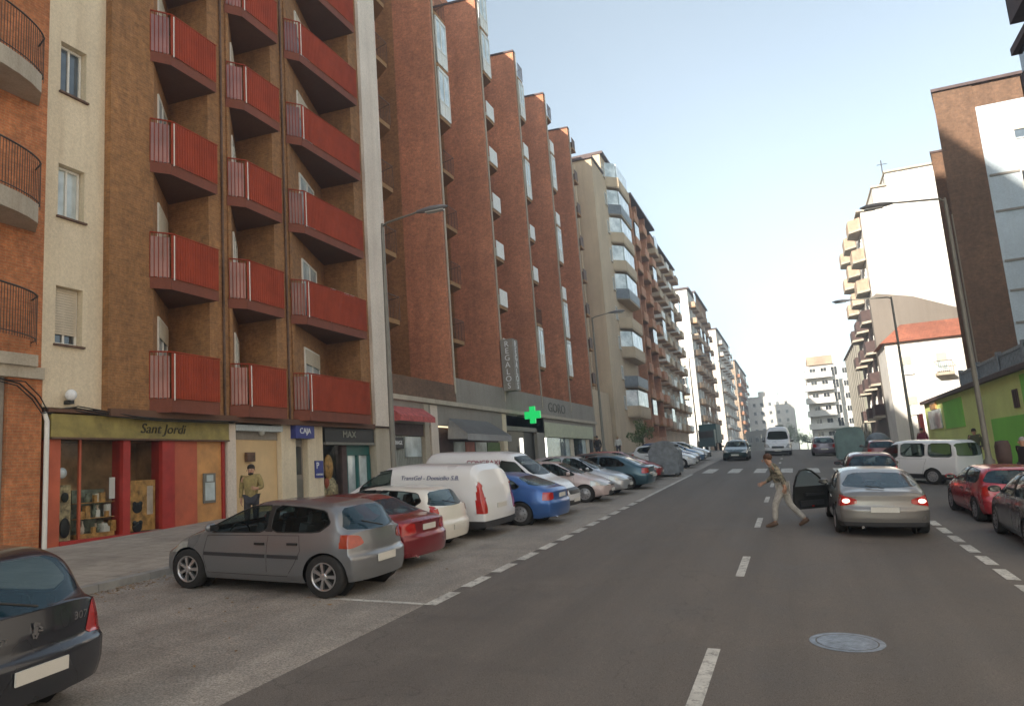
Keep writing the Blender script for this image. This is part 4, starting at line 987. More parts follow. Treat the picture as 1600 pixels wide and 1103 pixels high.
# treetops at the end of the road
def tree(label, x, y, h, rcrown, n, seed, trunk=.5, group=None, leaf='leaf'):
    rnd = random.Random(seed); z0 = gz(x, y); t = empty('tree', (x, y, z0), label=label, cat='tree', group=group)
    k = MB(); k.tube([(0, 0, 0), (.04, .02, h*.3), (0, .05, h*.55), (.05, 0, h*.8)], [.11, .09, .06, .03], 8)
    for i in range(7):
        a = rnd.uniform(0, 6.28); hz = h*rnd.uniform(.35, .6); k.tube([(0, 0, hz), (math.cos(a)*rcrown*.5, math.sin(a)*rcrown*.5, hz+h*.2), (math.cos(a)*rcrown*.8, math.sin(a)*rcrown*.8, hz+h*.3)], [.045, .03, .012], 6)
    k.build('trunk', M['bark'], t)
    c = MB(); cl = [(rnd.gauss(0, rcrown*.42), rnd.gauss(0, rcrown*.42), h*.68+rnd.gauss(0, h*.14), rnd.uniform(.25, .5)*rcrown) for _ in range(16)]
    for i in range(n):
        q = rnd.choice(cl); d = Vector((rnd.gauss(0, 1), rnd.gauss(0, 1), rnd.gauss(0, 1))).normalized()*q[3]*rnd.uniform(.5, 1)
        p = Vector((q[0], q[1], q[2]))+d; s = rnd.uniform(.05, .1)*(1 if n > 900 else 1.6)
        A = Vector((rnd.gauss(0, 1), rnd.gauss(0, 1), rnd.gauss(0, 1))).normalized(); B = A.cross(Vector((rnd.gauss(0, 1), rnd.gauss(0, 1), 1))).normalized()
        c.face([p-A*s, p+B*s*.6, p+A*s, p-B*s*.6])
    c.build('crown', M[leaf], t); return t
tree('small street tree with yellow green crown in front of the cream block', -12.2, 64.0, 2.9, 1.1, 1500, 3)
for i, (x, y, h, r_) in enumerate(((-1.5, 200, 6.6, 2.6), (.6, 196, 4.6, 2.2), (2.4, 190, 3.6, 1.8))):
    tree(['taller dark tree by the end of the low grey building', 'middle tree of the far clump at the end of the road', 'lowest far tree, nearest the gap of open sky'][i], x, y, h, r_, 900, 20+i, group='trees at the end of the road')
# street lamps
def street_lamp(px_, py_, hx, h, label, base=None, bin_=False):
    z0 = gz(px_, py_)+.13; t = empty('street_lamp', (px_, py_, z0), label=label, cat='street lamp', group='street lamps along both pavements')
    k = MB(); k.lathe([(0, 0), (.16, 0), (.16, .9), (.10, .98), (.085, 1.1), (.05, h-.25), (.04, h)], 'z', 14); k.build('post', M['post'], t)
    dx = hx-px_; s = 1 if dx > 0 else -1
    k = MB(); k.tube([(0, 0, h-.5), (0, 0, h-.1), (s*.15, 0, h), (dx-s*.5, 0, h+.13)], [.045, .04, .035, .028], 8); k.build('arm', M['post'], t)
    k = MB(); n = 10
    ring = lambda u, w, hh, z: [(dx-s*.55+s*u, w*math.cos(a), z+hh*math.sin(a)) for a in [2*math.pi*i/12 for i in range(12)]]
    st = [(0, .05, .04), (.15, .10, .06), (.45, .14, .09), (.8, .12, .07), (.98, .02, .02)]
    base_ = len(k.v)
    for (u, wd, hh) in st: k.v += ring(u, wd, hh, h+.13)
    for i in range(len(st)-1):
        for j in range(12): k.f.append([base_+i*12+j, base_+i*12+(j+1) % 12, base_+(i+1)*12+(j+1) % 12, base_+(i+1)*12+j]); k.m.append(0); k.sm.append(True); k.uv.append([(0, 0)]*4)
    hd = k.build('lamp_head', M['lamp_head'], t)
    k = MB(); k.box(min(dx-s*.25, dx+s*.3), max(dx-s*.25, dx+s*.3), -.09, .09, h+.035, h+.06); k.build('lens', M['lens'], hd)
    return t
street_lamp(-10.55, 18.62, -8.85, 8.35, 'nearest left street lamp, its post rising beside the pale building strip')
street_lamp(-10.5, 43.1, -8.9, 8.85, 'second left street lamp, in front of the red brick fins')
street_lamp(-10.5, 88.5, -8.9, 10.6, 'third left street lamp, seen against the white sunlit block')
street_lamp(5.32, 26.3, 3.3, 9.15, 'right street lamp by the green building with a bin on its post')
street_lamp(5.6, 43.5, 3.15, 8.7, 'far right street lamp, its head in front of the dark balconies')
k = MB(); zb_ = gz(5.5, 26.3); k.lathe([(0, .85), (.17, .85), (.21, 1.1), (.21, 1.45), (.17, 1.6), (0, 1.62)], 'z', 16, 0, (5.70, 26.2, zb_)); thing1('litter_bin', k, M['brown_dark'], 'dark litter bin fixed to the right lamp post', 'bin')
# containers
def container(x, y, w, d, h, label, mat, rz=0, dome=False):
    t = empty('waste_container', (x, y, gz(x, y)), rz, label, 'container')
    if dome:
        k = MB(); k.lathe([(0, 0), (.62, .0), (.72, .2), (.74, .9), (.66, 1.25), (.45, 1.5), (.2, 1.62), (0, 1.65)], 'z', 24); k.build('body', M[mat], t)
        k = MB(); k.box(-.16, .16, -.76, -.60, 1.02, 1.2); k.build('slot', M['black'], t); return t
    k = MB(); P = [(-d/2, .12), (d/2, .12), (d/2+.04, h*.72), (d/2-.12, h*.86), (-d/2+.12, h*.86), (-d/2-.04, h*.72)]
    L_ = [(p[0], -w/2, p[1]) for p in P]; R_ = [(p[0], w/2, p[1]) for p in P]
    k.face(L_); k.face(R_[::-1])
    for i in range(6): k.face([L_[i], R_[i], R_[(i+1) % 6], L_[(i+1) % 6]][::-1])
    for yy in [-w/2+.25+i*(w-.5)/3 for i in range(4)]: k.box(-d/2-.07, -d/2-.02, yy-.04, yy+.04, .2, h*.7); k.box(d/2+.0, d/2+.06, yy-.04, yy+.04, .2, h*.7)
    k.build('body', M[mat], t)
    k = MB(); n = 10; pr = [(-d/2-.03+(d+.06)*i/n, h*.86+(.05 if mat == 'container_teal' else .14)*h*math.sin(math.pi*i/n)) for i in range(n+1)]
    A = [(p[0], -w/2-.03, p[1]) for p in pr]; B = [(p[0], w/2+.03, p[1]) for p in pr]
    for i in range(n): k.face([A[i], B[i], B[i+1], A[i+1]][::-1])
    k.face(A[::-1]); k.face(B); k.build('lid', M[mat], t)
    k = MB()
    for sx in (-1, 1):
        for sy in (-1, 1): k.tube([(sx*(d/2-.15), sy*(w/2-.2), .07), (sx*(d/2-.15), sy*(w/2-.12), .07)], .07, 10)
    k.build('wheels', M['black'], t); return t
container(-5.9, 36.4, 1.9, 1.3, 1.65, 'speckled grey rubbish container at the end of the left parked cars', 'container', .05)
container(3.0, 50, 1.7, 1.5, 2.2, 'pale teal recycling container on the right side near the lit white block', 'container_teal')
container(4.55, 50, 1.4, 1.4, 1.6, 'dark grey domed bottle bank beyond the white van', 'container', 0, True)
# ---------------------------------------------------------------- vehicles
M['tyre'] = plain('tyre_rubber', (.022, .021, .02), .85, var=.3, vs=12)
M['alloy'] = plain('alloy_rim', (.55, .55, .56), .32, metal=.85, var=.15)
M['hub'] = plain('plastic_hubcap', (.30, .30, .31), .4, metal=.4, var=.2)
M['trim'] = plain('dark_bumper_plastic', (.035, .035, .038), .6, var=.2)
M['door_in'] = plain('door_lining_black', (.02, .02, .02), .8, var=.2)
M['under'] = plain('underbody', (.012, .012, .012), .9, var=0)
M['seat'] = plain('seat_fabric', (.05, .05, .055), .9, var=.3)
M['chrome'] = plain('chrome', (.7, .7, .7), .15, metal=1, var=0)
M['plate'] = plain('number_plate', (.62, .60, .55), .4, var=.05)
M['tail'] = plain('red_tail_lens', (.42, .015, .012), .12, var=.25, vs=8, coat=.8)
M['tail_orange'] = plain('orange_red_lens', (.36, .045, .02), .12, var=.25, vs=8, coat=.8)
M['tail_lit'] = emis('lit_tail_lens', (1, .12, .08), 1.1, (.5, .02, .02))
M['tail_core'] = emis('brake_bulb', (1, .62, .5), 1.6)
M['head'] = plain('headlight_glass', (.45, .45, .42), .08, metal=.3, var=.2, vs=9, coat=1)
def cglass(name, tint, see):
    return glassy(name, tint, .05, see=see, var=False)
M['cglass'] = cglass('car_glass', (.015, .022, .024), .88)
M['cglass_blue'] = cglass('rear_window_glass', (.03, .075, .11), .55)
PAINT = {}
def pt(n, c, met=0, r=.3):
    if n not in PAINT: PAINT[n] = paint(n, c, met, r)
    return PAINT[n]
def wheel_meshes(r, w, style):
    t = MB(); h = w/2; ri = r*.66
    t.lathe([(ri, -h*.9), (r*.93, -h), (r*.99, -h*.8), (r, -h*.4), (r, h*.4), (r*.99, h*.8), (r*.93, h), (ri, h*.9)], 'y', 32)
    t.lathe([(ri, h*.9), (ri*.97, h*.3), (ri*.97, -h*.9), (ri, -h*.9)], 'y', 32)
    tm = t.mesh('wheel', M['tyre'])
    q = MB(); s = -1  # outer face on -y
    q.lathe([(ri*1.01, -h*.95), (ri*.92, -h*1.0), (ri*.9, -h*.6), (ri*.9, h*.2)], 'y', 32, 0)
    q.lathe([(0, -h*.25), (ri*.9, -h*.25)], 'y', 32, 1)
    if style == 'cap':
        q.lathe([(ri*.93, -h*.85), (ri*.7, -h*1.05), (ri*.3, -h*.95), (ri*.22, -h*1.1), (0, -h*1.12)], 'y', 32, 0)
        for i in range(9):
            a = 2*math.pi*i/9; q.obox((math.cos(a)*ri*.68, -h*1.02, math.sin(a)*ri*.68), ri*.14, .02, ri*.1, 0, 1, 0, -a)
    else:
        n = style
        for i in range(n):
            a = 2*math.pi*i/n
            for sgn in (-1, 1):
                w0, w1 = ri*.05, ri*.13
                ca, sa = math.cos(a), math.sin(a)
                def P(rr, tt, y): return (ca*rr-sa*tt, y, sa*rr+ca*tt)
                A = [P(ri*.18, -w0*1.6, -h*.95), P(ri*.9, -w1, -h*.82), P(ri*.9, w1, -h*.82), P(ri*.18, w0*1.6, -h*.95)]
                B = [(p[0], -h*.45, p[2]) for p in A]
                if sgn == 1:
                    q.face(A[::-1]); 
                    for j in range(4): q.face([A[j], A[(j+1) % 4], B[(j+1) % 4], B[j]])
        q.lathe([(ri*.26, -h*.5), (ri*.26, -h*.98), (ri*.2, -h*1.05), (0, -h*1.05)], 'y', 20, 0)
    rm = q.mesh('rim', [M['alloy'] if style != 'cap' else M['hub'], M['under']])
    return tm, rm
WM = {}
def interp(pts, x):
    if x <= pts[0][0]: return pts[0][1]
    for a, b in zip(pts, pts[1:]):
        if x <= b[0]: return a[1]+(b[1]-a[1])*(x-a[0])/(b[0]-a[0])
    return pts[-1][1]
def smooth_interp(pts, x, w=.05):
    return sum(interp(pts, x+d*w)*g for d, g in ((-1, .12), (-.66, .14), (-.33, .16), (0, .16), (.33, .16), (.66, .14), (1, .12)))
def inpoly(P, x, y):
    c = False; j = len(P)-1
    for i in range(len(P)):
        a, b = P[i], P[j]
        if (a[1] > y) != (b[1] > y) and x < (b[0]-a[0])*(y-a[1])/(b[1]-a[1])+a[0]: c = not c
        j = i
    return c
def nearest(P, x, y):
    best = (9, x, y)
    for i in range(len(P)):
        a = P[i-1]; b = P[i]; dx, dy = b[0]-a[0], b[1]-a[1]; L = dx*dx+dy*dy or 1e-9
        t = max(0, min(1, ((x-a[0])*dx+(y-a[1])*dy)/L)); qx, qy = a[0]+t*dx, a[1]+t*dy; d = math.hypot(x-qx, y-qy)
        if d < best[0]: best = (d, qx, qy)
    return best
def roundp(P, k=2):
    for _ in range(k):
        Q = []
        for i in range(len(P)):
            a, b = P[i], P[(i+1) % len(P)]; Q += [(a[0]*.87+b[0]*.13, a[1]*.87+b[1]*.13), (a[0]*.13+b[0]*.87, a[1]*.13+b[1]*.87)]
        P = Q
    return P
def circle(cx, cz, r, n=28): return [(cx+r*math.cos(2*math.pi*i/n), cz+r*math.sin(2*math.pi*i/n)) for i in range(n)]
def make_car(name, label, cat, sp, x, y, head, group='cars parked along the kerbs', detail=1.0, zoff=0, sc=(.95, .95, .89)):
    """head: world angle (deg) the car nose points to. sp: profile dictionary"""
    L, W = sp['L'], sp['W']; hl = L/2
    top = sp['top']; sh = sp['shoulder']; zb = sp.get('zb', .2); r = sp.get('r', .31); wx = sp['wheels']
    tum = sp.get('tumble', .30); plan = sp.get('plan', 3.2); pin = sp.get('pin', .10)
    z = 0
    # stations by arc length of the top line
    xs = [-hl+L*i/400 for i in range(401)]; acc = [0]
    for i in range(400): acc.append(acc[-1]+math.hypot(xs[i+1]-xs[i], (smooth_interp(top, xs[i+1])-smooth_interp(top, xs[i]))*1.0))
    NS = int(104*detail); st = []; j = 0
    for i in range(NS+1):
        t = acc[-1]*i/NS
        while j < 399 and acc[j+1] < t: j += 1
        f = (t-acc[j])/max(1e-9, acc[j+1]-acc[j]); st.append(xs[j]+(xs[j+1]-xs[j])*min(1, f))
    NL, NU = int(18*detail), int(26*detail)
    bow_r, bow_f = sp.get('bow', (.16, .26))
    def section(xc):
        zt = smooth_interp(top, xc); zs = min(smooth_interp(sh, xc), zt-.015); h = zt-zs
        Wx = W/2*(1-pin*abs(xc/hl)**plan); out = []
        zl = zb+.05*max(0, (abs(xc)/hl-.8)/.2)
        for i in range(NL+1):
            t = i/NL; zz = zl+(zs-zl)*t
            b = 1-.055*abs((t-.5)/.5)**2.2 if t > .5 else 1-.035*((.5-t)/.5)**1.5-.05*max(0, (.16-t)/.16)
            out.append((Wx*b, zz))
        n = 2.1+3.0*min(1, h/.38); wu = out[-1][0]-.006
        den = []
        for i in range(61):
            a = math.pi/2*(i/60)**(1+.9*min(1, h/.38)) if i < 60 else math.pi/2
            a2 = a if i < 30 else a
            cy, cz = (math.cos(a)**(2/n) if i < 60 else 0), math.sin(a)**(2/n)
            den.append((wu*cy*(1-tum*h*cz*(1 if h > .2 else h/.2)), zs+h*cz))
        ac = [0]
        for i in range(60): ac.append(ac[-1]+math.hypot(den[i+1][0]-den[i][0], den[i+1][1]-den[i][1]))
        j = 0
        for i in range(1, NU+1):
            t = ac[-1]*i/NU
            while j < 59 and ac[j+1] < t: j += 1
            f = min(1, (t-ac[j])/max(1e-9, ac[j+1]-ac[j])); out.append((den[j][0]+(den[j+1][0]-den[j][0])*f if i < NU else 0, den[j][1]+(den[j+1][1]-den[j][1])*f))
        return out
    fr, rr = sp.get('frontz', [(0, .06), (.35, 0), (.6, .0), (.9, .12)]), sp.get('rearz', [(0, .08), (.35, 0), (.6, .0), (.95, .06)])
    def deform(xc, yy, zz):
        d = hl-abs(xc); e = max(0, 1-d/.55); e = e*e*(3-2*e) if e < 1 else 1
        if e > 0:
            ay = min(1, abs(yy)/(W/2))
            if xc > 0: return xc-e*(bow_f*ay**2.6+interp(fr, zz))
            return xc+e*(bow_r*ay**2.6+interp(rr, zz))
        return xc
    secs = [section(xc) for xc in st]; m = NL+NU
    V = []; F = []
    idx = {}
    for i, xc in enumerate(st):
        for k2, (yy, zz) in enumerate(secs[i]):
            for s in (1, -1):
                if yy < 1e-6 and s == -1: idx[i, k2, -1] = idx[i, k2, 1]; continue
                idx[i, k2, s] = len(V); V.append(Vector((deform(xc, yy, zz), yy*s, zz)))
    for i in range(NS):
        for k2 in range(m):
            F.append([idx[i, k2, 1], idx[i, k2+1, 1], idx[i+1, k2+1, 1], idx[i+1, k2, 1]])
            F.append([idx[i, k2, -1], idx[i+1, k2, -1], idx[i+1, k2+1, -1], idx[i, k2+1, -1]])
    KC = int(20*detail)
    for end, i in ((-1, 0), (1, NS)):
        rows = []
        for k2 in range(m+1):
            yy, zz = secs[i][k2]; row = []
            for c in range(KC+1):
                t = c/KC*2-1
                if c == 0: row.append(idx[i, k2, -1]); continue
                if c == KC: row.append(idx[i, k2, 1]); continue
                if yy < 1e-6: row.append(idx[i, k2, 1]); continue
                row.append(len(V)); V.append(Vector((deform(st[i], yy*t, zz), yy*t, zz)))
            rows.append(row)
        for k2 in range(m):
            for c in range(KC):
                q = [rows[k2][c], rows[k2][c+1], rows[k2+1][c+1], rows[k2+1][c]]
                q = [v for n_, v in enumerate(q) if v != q[n_-1]]
                if len(q) >= 3: F.append(q[::-1] if end == -1 else q)
    # ---- face rules
    rules = []
    for wxx in wx: rules.append(('cut', 'xz', circle(wxx, r*.98, r*1.13), lambda c, n: abs(n.y) > .3 and c.z < .85))
    for i, P in enumerate(sp['sidewin']): rules.append(('side_window', 'xz', roundp(P, 1), lambda c, n: abs(n.y) > .45 and c.z > .6))
    if len(sp['sidewin']) == 2 and detail > .8:
        A, B = sp['sidewin']; xa = max(p[0] for p in A); xb = min(p[0] for p in B); za = max(p[1] for p in A if abs(p[0]-xa) < .01)
        rules.append(('pillar_trim', 'xz', [(xa-.03, za-.005), (xb+.03, za-.005), (xb+.03, .975), (xa-.03, .975)], lambda c, n: abs(n.y) > .45))
    if sp.get('rearwin'): rules.append(('rear_window', 'yz', roundp(sp['rearwin'], 1), lambda c, n: c.x < sp.get('rwx', -.6) and n.x < -.12 and abs(n.y) < .75))
    if sp.get('screen'): rules.append(('windscreen', 'yz', roundp(sp['screen'], 1), lambda c, n: c.x > sp.get('wsx', .2) and n.x > .12 and abs(n.y) < .75))
    for P in sp.get('tails', []): rules.append(('tail_light', 'yz', roundp(P, 1), lambda c, n: c.x < -hl+sp.get('taild', .30) and n.z < .8))
    for P in sp.get('heads', []): rules.append(('headlight', 'yz', roundp(P, 1), lambda c, n: c.x > hl-.62 and n.z < .93))
    for P in sp.get('grille', []): rules.append(('grille', 'yz', P, lambda c, n: c.x > hl-.4 and n.x > .3))
    for P in sp.get('reartrim', []): rules.append(('bumper_trim', 'yz', P, lambda c, n: c.x < -hl+.5))
    if sp.get('sill'): rules.append(('bumper_trim', 'xz', [(-9, 0), (9, 0), (9, sp['sill']), (-9, sp['sill'])], lambda c, n: True))
    for i, P in enumerate(sp.get('doors', [])): rules.append(('door%d' % i, 'xz', P, lambda c, n: abs(n.y) > .45))
    FN = []
    def fn(f): 
        a = V[f[0]]; b = V[f[1]]; c = V[f[2]]; d = V[f[-1]]; n = (c-a).cross(d-b) if len(f) == 4 else (b-a).cross(c-a)
        return n.normalized() if n.length > 1e-12 else Vector((0, 0, 1))
    cls = []; rid = []
    for f in F:
        c = sum((V[q] for q in f), Vector())/len(f); n = fn(f); k3 = 'body'; ri = -1
        for q, (nm, pl, P, cond) in enumerate(rules):
            u = c.x if pl == 'xz' else abs(c.y)
            if inpoly(P, u, c.z) and cond(c, n): k3 = nm; ri = q; break
        if k3.startswith('door') or k3 == 'side_window':
            k3 += 'L' if c.y > 0 else 'R'
            if k3.startswith('side_window'): k3 += str(ri)
        cls.append(k3); rid.append(ri); FN.append(n)
    adj = {}
    for fi, f in enumerate(F):
        for v in f: adj.setdefault(v, []).append(fi)
    for v, fl in adj.items():
        rs = set(rid[q] for q in fl)
        if len(rs) > 1:
            best = None
            for q in rs:
                if q < 0: continue
                nm, pl, P, _ = rules[q]; u = V[v].x if pl == 'xz' else abs(V[v].y)
                d, qu, qz = nearest(P, u, V[v].z)
                if d < .045/detail and (best is None or q < best[0]): best = (q, pl, qu, qz)
            if best:
                q, pl, qu, qz = best; n = sum((FN[a] for a in fl), Vector()).normalized(); p = V[v]
                if pl == 'xz':
                    dx, dz = qu-p.x, qz-p.z; dy = -(n.x*dx+n.z*dz)/n.y if abs(n.y) > .35 else 0
                    V[v] = Vector((qu, p.y+max(-.02, min(.02, dy)), qz))
                elif abs(p.y) > 1e-4:
                    s = 1 if p.y > 0 else -1; dy, dz = s*qu-p.y, qz-p.z; dx = -(n.y*dy+n.z*dz)/n.x if abs(n.x) > .25 else 0
                    V[v] = Vector((p.x+max(-.05, min(.05, dx)), s*qu, qz))
                else:
                    dz = qz-p.z; dx = -(n.z*dz)/n.x if abs(n.x) > .25 else 0; V[v] = Vector((p.x+max(-.05, min(.05, dx)), p.y, qz))
    VN = [Vector() for _ in V]
    for f in F:
        n = fn(f)
        for v in f: VN[v] += n
    VN = [n.normalized() if n.length > 0 else Vector((0, 0, 1)) for n in VN]
    # ---- object tree
    root = empty(name, (0, 0, 0), 0, label, cat, group)
    up = gnormal(x, y); fw = Vector((math.cos(R(head)), math.sin(R(head)), 0)); fw = (fw-up*fw.dot(up)).normalized(); lf = up.cross(fw)
    root.matrix_world = Matrix(((fw.x, lf.x, up.x, x), (fw.y, lf.y, up.y, y), (fw.z, lf.z, up.z, gz(x, y)+.005+zoff), (0, 0, 0, 1))) @ Matrix.Diagonal((*sc, 1))
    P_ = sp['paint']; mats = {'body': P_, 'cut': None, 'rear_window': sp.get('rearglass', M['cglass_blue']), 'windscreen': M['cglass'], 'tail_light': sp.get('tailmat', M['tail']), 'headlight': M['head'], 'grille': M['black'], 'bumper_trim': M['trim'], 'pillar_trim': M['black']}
    def part_from(fl, nm, mat, parent, offset=0):
        mp = {}; vv = []; ff = []
        for fi in fl:
            q = []
            for v in F[fi]:
                if v not in mp: mp[v] = len(vv); vv.append(V[v]+VN[v]*offset)
                q.append(mp[v])
            ff.append(q)
        me = bpy.data.meshes.new(nm); me.from_pydata([tuple(a) for a in vv], [], ff); me.materials.append(mat)
        me.polygons.foreach_set('use_smooth', [True]*len(ff)); me.update()
        inv = {b_: a_ for a_, b_ in mp.items()}
        me.normals_split_custom_set_from_vertices([tuple(VN[inv[i]]) for i in range(len(vv))])
        return inst(nm, me, parent)
    groups = {}
    for fi, k3 in enumerate(cls): groups.setdefault(k3, []).append(fi)
    rem = sp.get('remove', [])
    body = None; doors = {}
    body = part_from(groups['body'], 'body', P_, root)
    for k3, fl in groups.items():
        if k3 in ('body', 'cut') or k3 in rem: continue
        if k3.startswith('door'):
            doors[k3] = part_from(fl, 'door', P_, root)
        elif k3.startswith('side_window'):
            part_from(fl, 'side_window', sp.get('sideglass', M['cglass']), root, -.004)
        elif k3 in ('tail_light', 'headlight', 'pillar_trim'):
            for s in (1, -1):
                g = [fi for fi in fl if sum(V[q].y for q in F[fi])*s > 0]
                if g: part_from(g, k3, mats[k3], root, .006)
        else: part_from(fl, k3, mats[k3], root, -.003 if 'win' in k3 else .002)
    def surf_y(xx, zz):   # half width of the shell at (x,z)
        s_ = section(xx); 
        for a, b2 in zip(s_, s_[1:]):
            if a[1] <= zz <= b2[1]+1e-9: return a[0]+(b2[0]-a[0])*(zz-a[1])/max(1e-9, b2[1]-a[1])
        return s_[-1][0]
    # black window rubbers
    for P in sp['sidewin']:
        P = roundp(P, 1)
        for s in (1, -1):
            k = MB()
            for i in range(len(P)):
                a, c = P[i-1], P[i]; n_ = max(1, int(math.hypot(a[0]-c[0], a[1]-c[1])/.07)); 
                pts = [(a[0]+(c[0]-a[0])*t/n_, s*(surf_y(a[0]+(c[0]-a[0])*t/n_, a[1]+(c[1]-a[1])*t/n_)+.001), a[1]+(c[1]-a[1])*t/n_) for t in range(n_+1)]
                k.tube(pts, .011, 4, 0, False)
            k.build('window_seal', M['black'], body)
    if sp.get('doors'):
        for di, P in enumerate(sp['doors']):
            for s, sd in ((1, 'L'), (-1, 'R')):
                key = 'door%d%s' % (di, sd)
                if key not in doors: continue
                k = MB()
                for i in range(len(P)):
                    a, c = P[i-1], P[i]; n_ = max(1, int(math.hypot(a[0]-c[0], a[1]-c[1])/.07))
                    pts = [(a[0]+(c[0]-a[0])*t/n_, s*(surf_y(a[0]+(c[0]-a[0])*t/n_, a[1]+(c[1]-a[1])*t/n_)-.001), a[1]+(c[1]-a[1])*t/n_) for t in range(n_+1)]
                    k.tube(pts, .0045, 4, 0, False)
                k.build('seam', M['under'], doors[key])
                k = MB(); hx = min(p[0] for p in P)+.14; hz = max(p[1] for p in P)-.13
                yy = surf_y(hx, hz)*s
                k.box(hx-.09, hx+.09, yy-.004*s, yy+.022*s, hz-.018, hz+.018); k.build('handle', sp.get('handle', P_), doors[key])
                if sp.get('strip'):
                    k = MB(); x0, x1 = min(p[0] for p in P)+.02, max(p[0] for p in P)-.02; zz = sp['strip']
                    for q in range(8):
                        a, c = x0+(x1-x0)*q/8, x0+(x1-x0)*(q+1)/8; ya, yc = surf_y(a, zz)*s, surf_y(c, zz)*s
                        k.face([(a, ya+.012*s, zz-.025), (c, yc+.012*s, zz-.025), (c, yc+.012*s, zz+.025), (a, ya+.012*s, zz+.025)][::s]); k.face([(a, ya, zz+.03), (a, ya+.012*s, zz+.025), (c, yc+.012*s, zz+.025), (c, yc, zz+.03)][::s])
                    k.build('rubbing_strip', M['trim'], doors[key])
    # under body, cabin and seats
    k = MB(); inn = W/2-.13
    k.box(-hl+.35, hl-.35, -inn+.12, inn-.12, zb-.02, zb+.16)
    k.box(wx[0]+r+.12, wx[1]-r-.12, -inn, inn, zb-.01, .5)
    k.build('underbody', M['under'], root)
    if sp.get('cabin', True) and detail > .6:
        cx = sp.get('seatx', (.05, -.75))
        for xx in cx:
            for yy in ((-.36, .36)):
                k = MB(); k.obox((xx, yy, .78), .14, .46, .62, 0, 0, 0, -.22); k.obox((xx+.26, yy, .50), .5, .48, .16); k.obox((xx-.10, yy, 1.17), .08, .24, .17, 0, 0, 0, -.2)
                k.build('seat', M['seat'], root)
        k = MB(); k.box(cx[0]+.75, cx[0]+.98, -.6, .6, .6, .92); k.build('dashboard', M['seat'], root)
        k = MB(); k.tube([(cx[0]+.55+.05*math.cos(a), .36+.18*math.cos(a), .88+.17*math.sin(a)) for a in [2*math.pi*i/16 for i in range(17)]], .014, 6); k.build('steering_wheel', M['black'], root)
    # wheels
    key = (r, sp.get('rim', 'cap'))
    if key not in WM: WM[key] = wheel_meshes(r, .19, key[1])
    tm, rm = WM[key]
    for wxx in wx:
        for s in (1, -1):
            k = MB(); n_ = 14; R_ = r*1.15
            for i in range(n_):
                a0, a1 = math.pi*i/n_-.12, math.pi*(i+1)/n_-.12+.02; q = []
                for (a, yy) in ((a0, W/2-.10), (a1, W/2-.10), (a1, W/2-.30), (a0, W/2-.30)): q.append((wxx+R_*math.cos(a), s*yy, r*.98+R_*math.sin(a)))
                k.face(q if s < 0 else q[::-1])
            k.face([(wxx+R_*math.cos(2*math.pi*i/20), s*(W/2-.29), r*.98+R_*math.sin(2*math.pi*i/20)) for i in range(20)][::s])
            k.build('wheel_arch', M['under'], root)
            o = inst('wheel', tm, root, (wxx, s*(W/2-.115), r), 0 if s < 0 else math.pi); inst('rim', rm, o)
    # mirrors
    mx = sp.get('mirror')
    if mx:
        for s in (1, -1):
            yy = surf_y(mx[0], mx[1]); k = MB(); blob(k, (mx[0], s*(yy+.13), mx[1]+.05), .07, .12, .075, 0, 8); k.tube([(mx[0]+.02, s*(yy-.02), mx[1]), (mx[0], s*(yy+.08), mx[1]+.03)], .022, 6)
            if s == 1 and 'nomirL' in sp: continue
            mo = k.build('mirror', sp.get('mirmat', P_), root); k = MB(); k.obox((mx[0]-.066, s*(yy+.13), mx[1]+.05), .012, .17, .10); k.build('mirror_glass', M['pane_dark'], mo)
    # plate, wiper, exhaust, lights
    if sp.get('plate'):
        pz, pw = sp['plate']; xr = deform(-hl, 0, pz)-.012
        k = MB(); k.obox((xr, 0, pz), .014, pw, .115); k.build('number_plate', M['plate'], root)
        k = MB(); k.box(xr-.011, xr-.0075, -pw/2+.005, -pw/2+.045, pz-.052, pz+.052)
    pzf = .42; xf = deform(hl, 0, pzf)+.012; k = MB(); k.obox((xf, 0, pzf), .014, .5, .11); k.build('number_plate', M['plate'], root)
    if sp.get('wiper'):
        a, c = sp['wiper']; 
        k = MB(); k.tube([a, c], .012, 5); k.build('wiper', M['black'], root)
    if sp.get('exhaust'):
        k = MB(); k.tube([(-hl+.35, .42, .24), (-hl+.02, .42, .23)], .03, 8); k.build('exhaust', M['chrome'], root)
    if sp.get('aerial'):
        ax = sp['aerial']; zt = smooth_interp(top, ax); k = MB(); k.tube([(ax, 0, zt-.01), (ax-.12, 0, zt+.28)], .006, 5); k.build('aerial', M['black'], root)
    root['_'] = 0; del root['_']
    sp['_deform'] = deform; sp['_surf'] = surf_y; sp['_top'] = lambda xx: smooth_interp(top, xx)
    return root
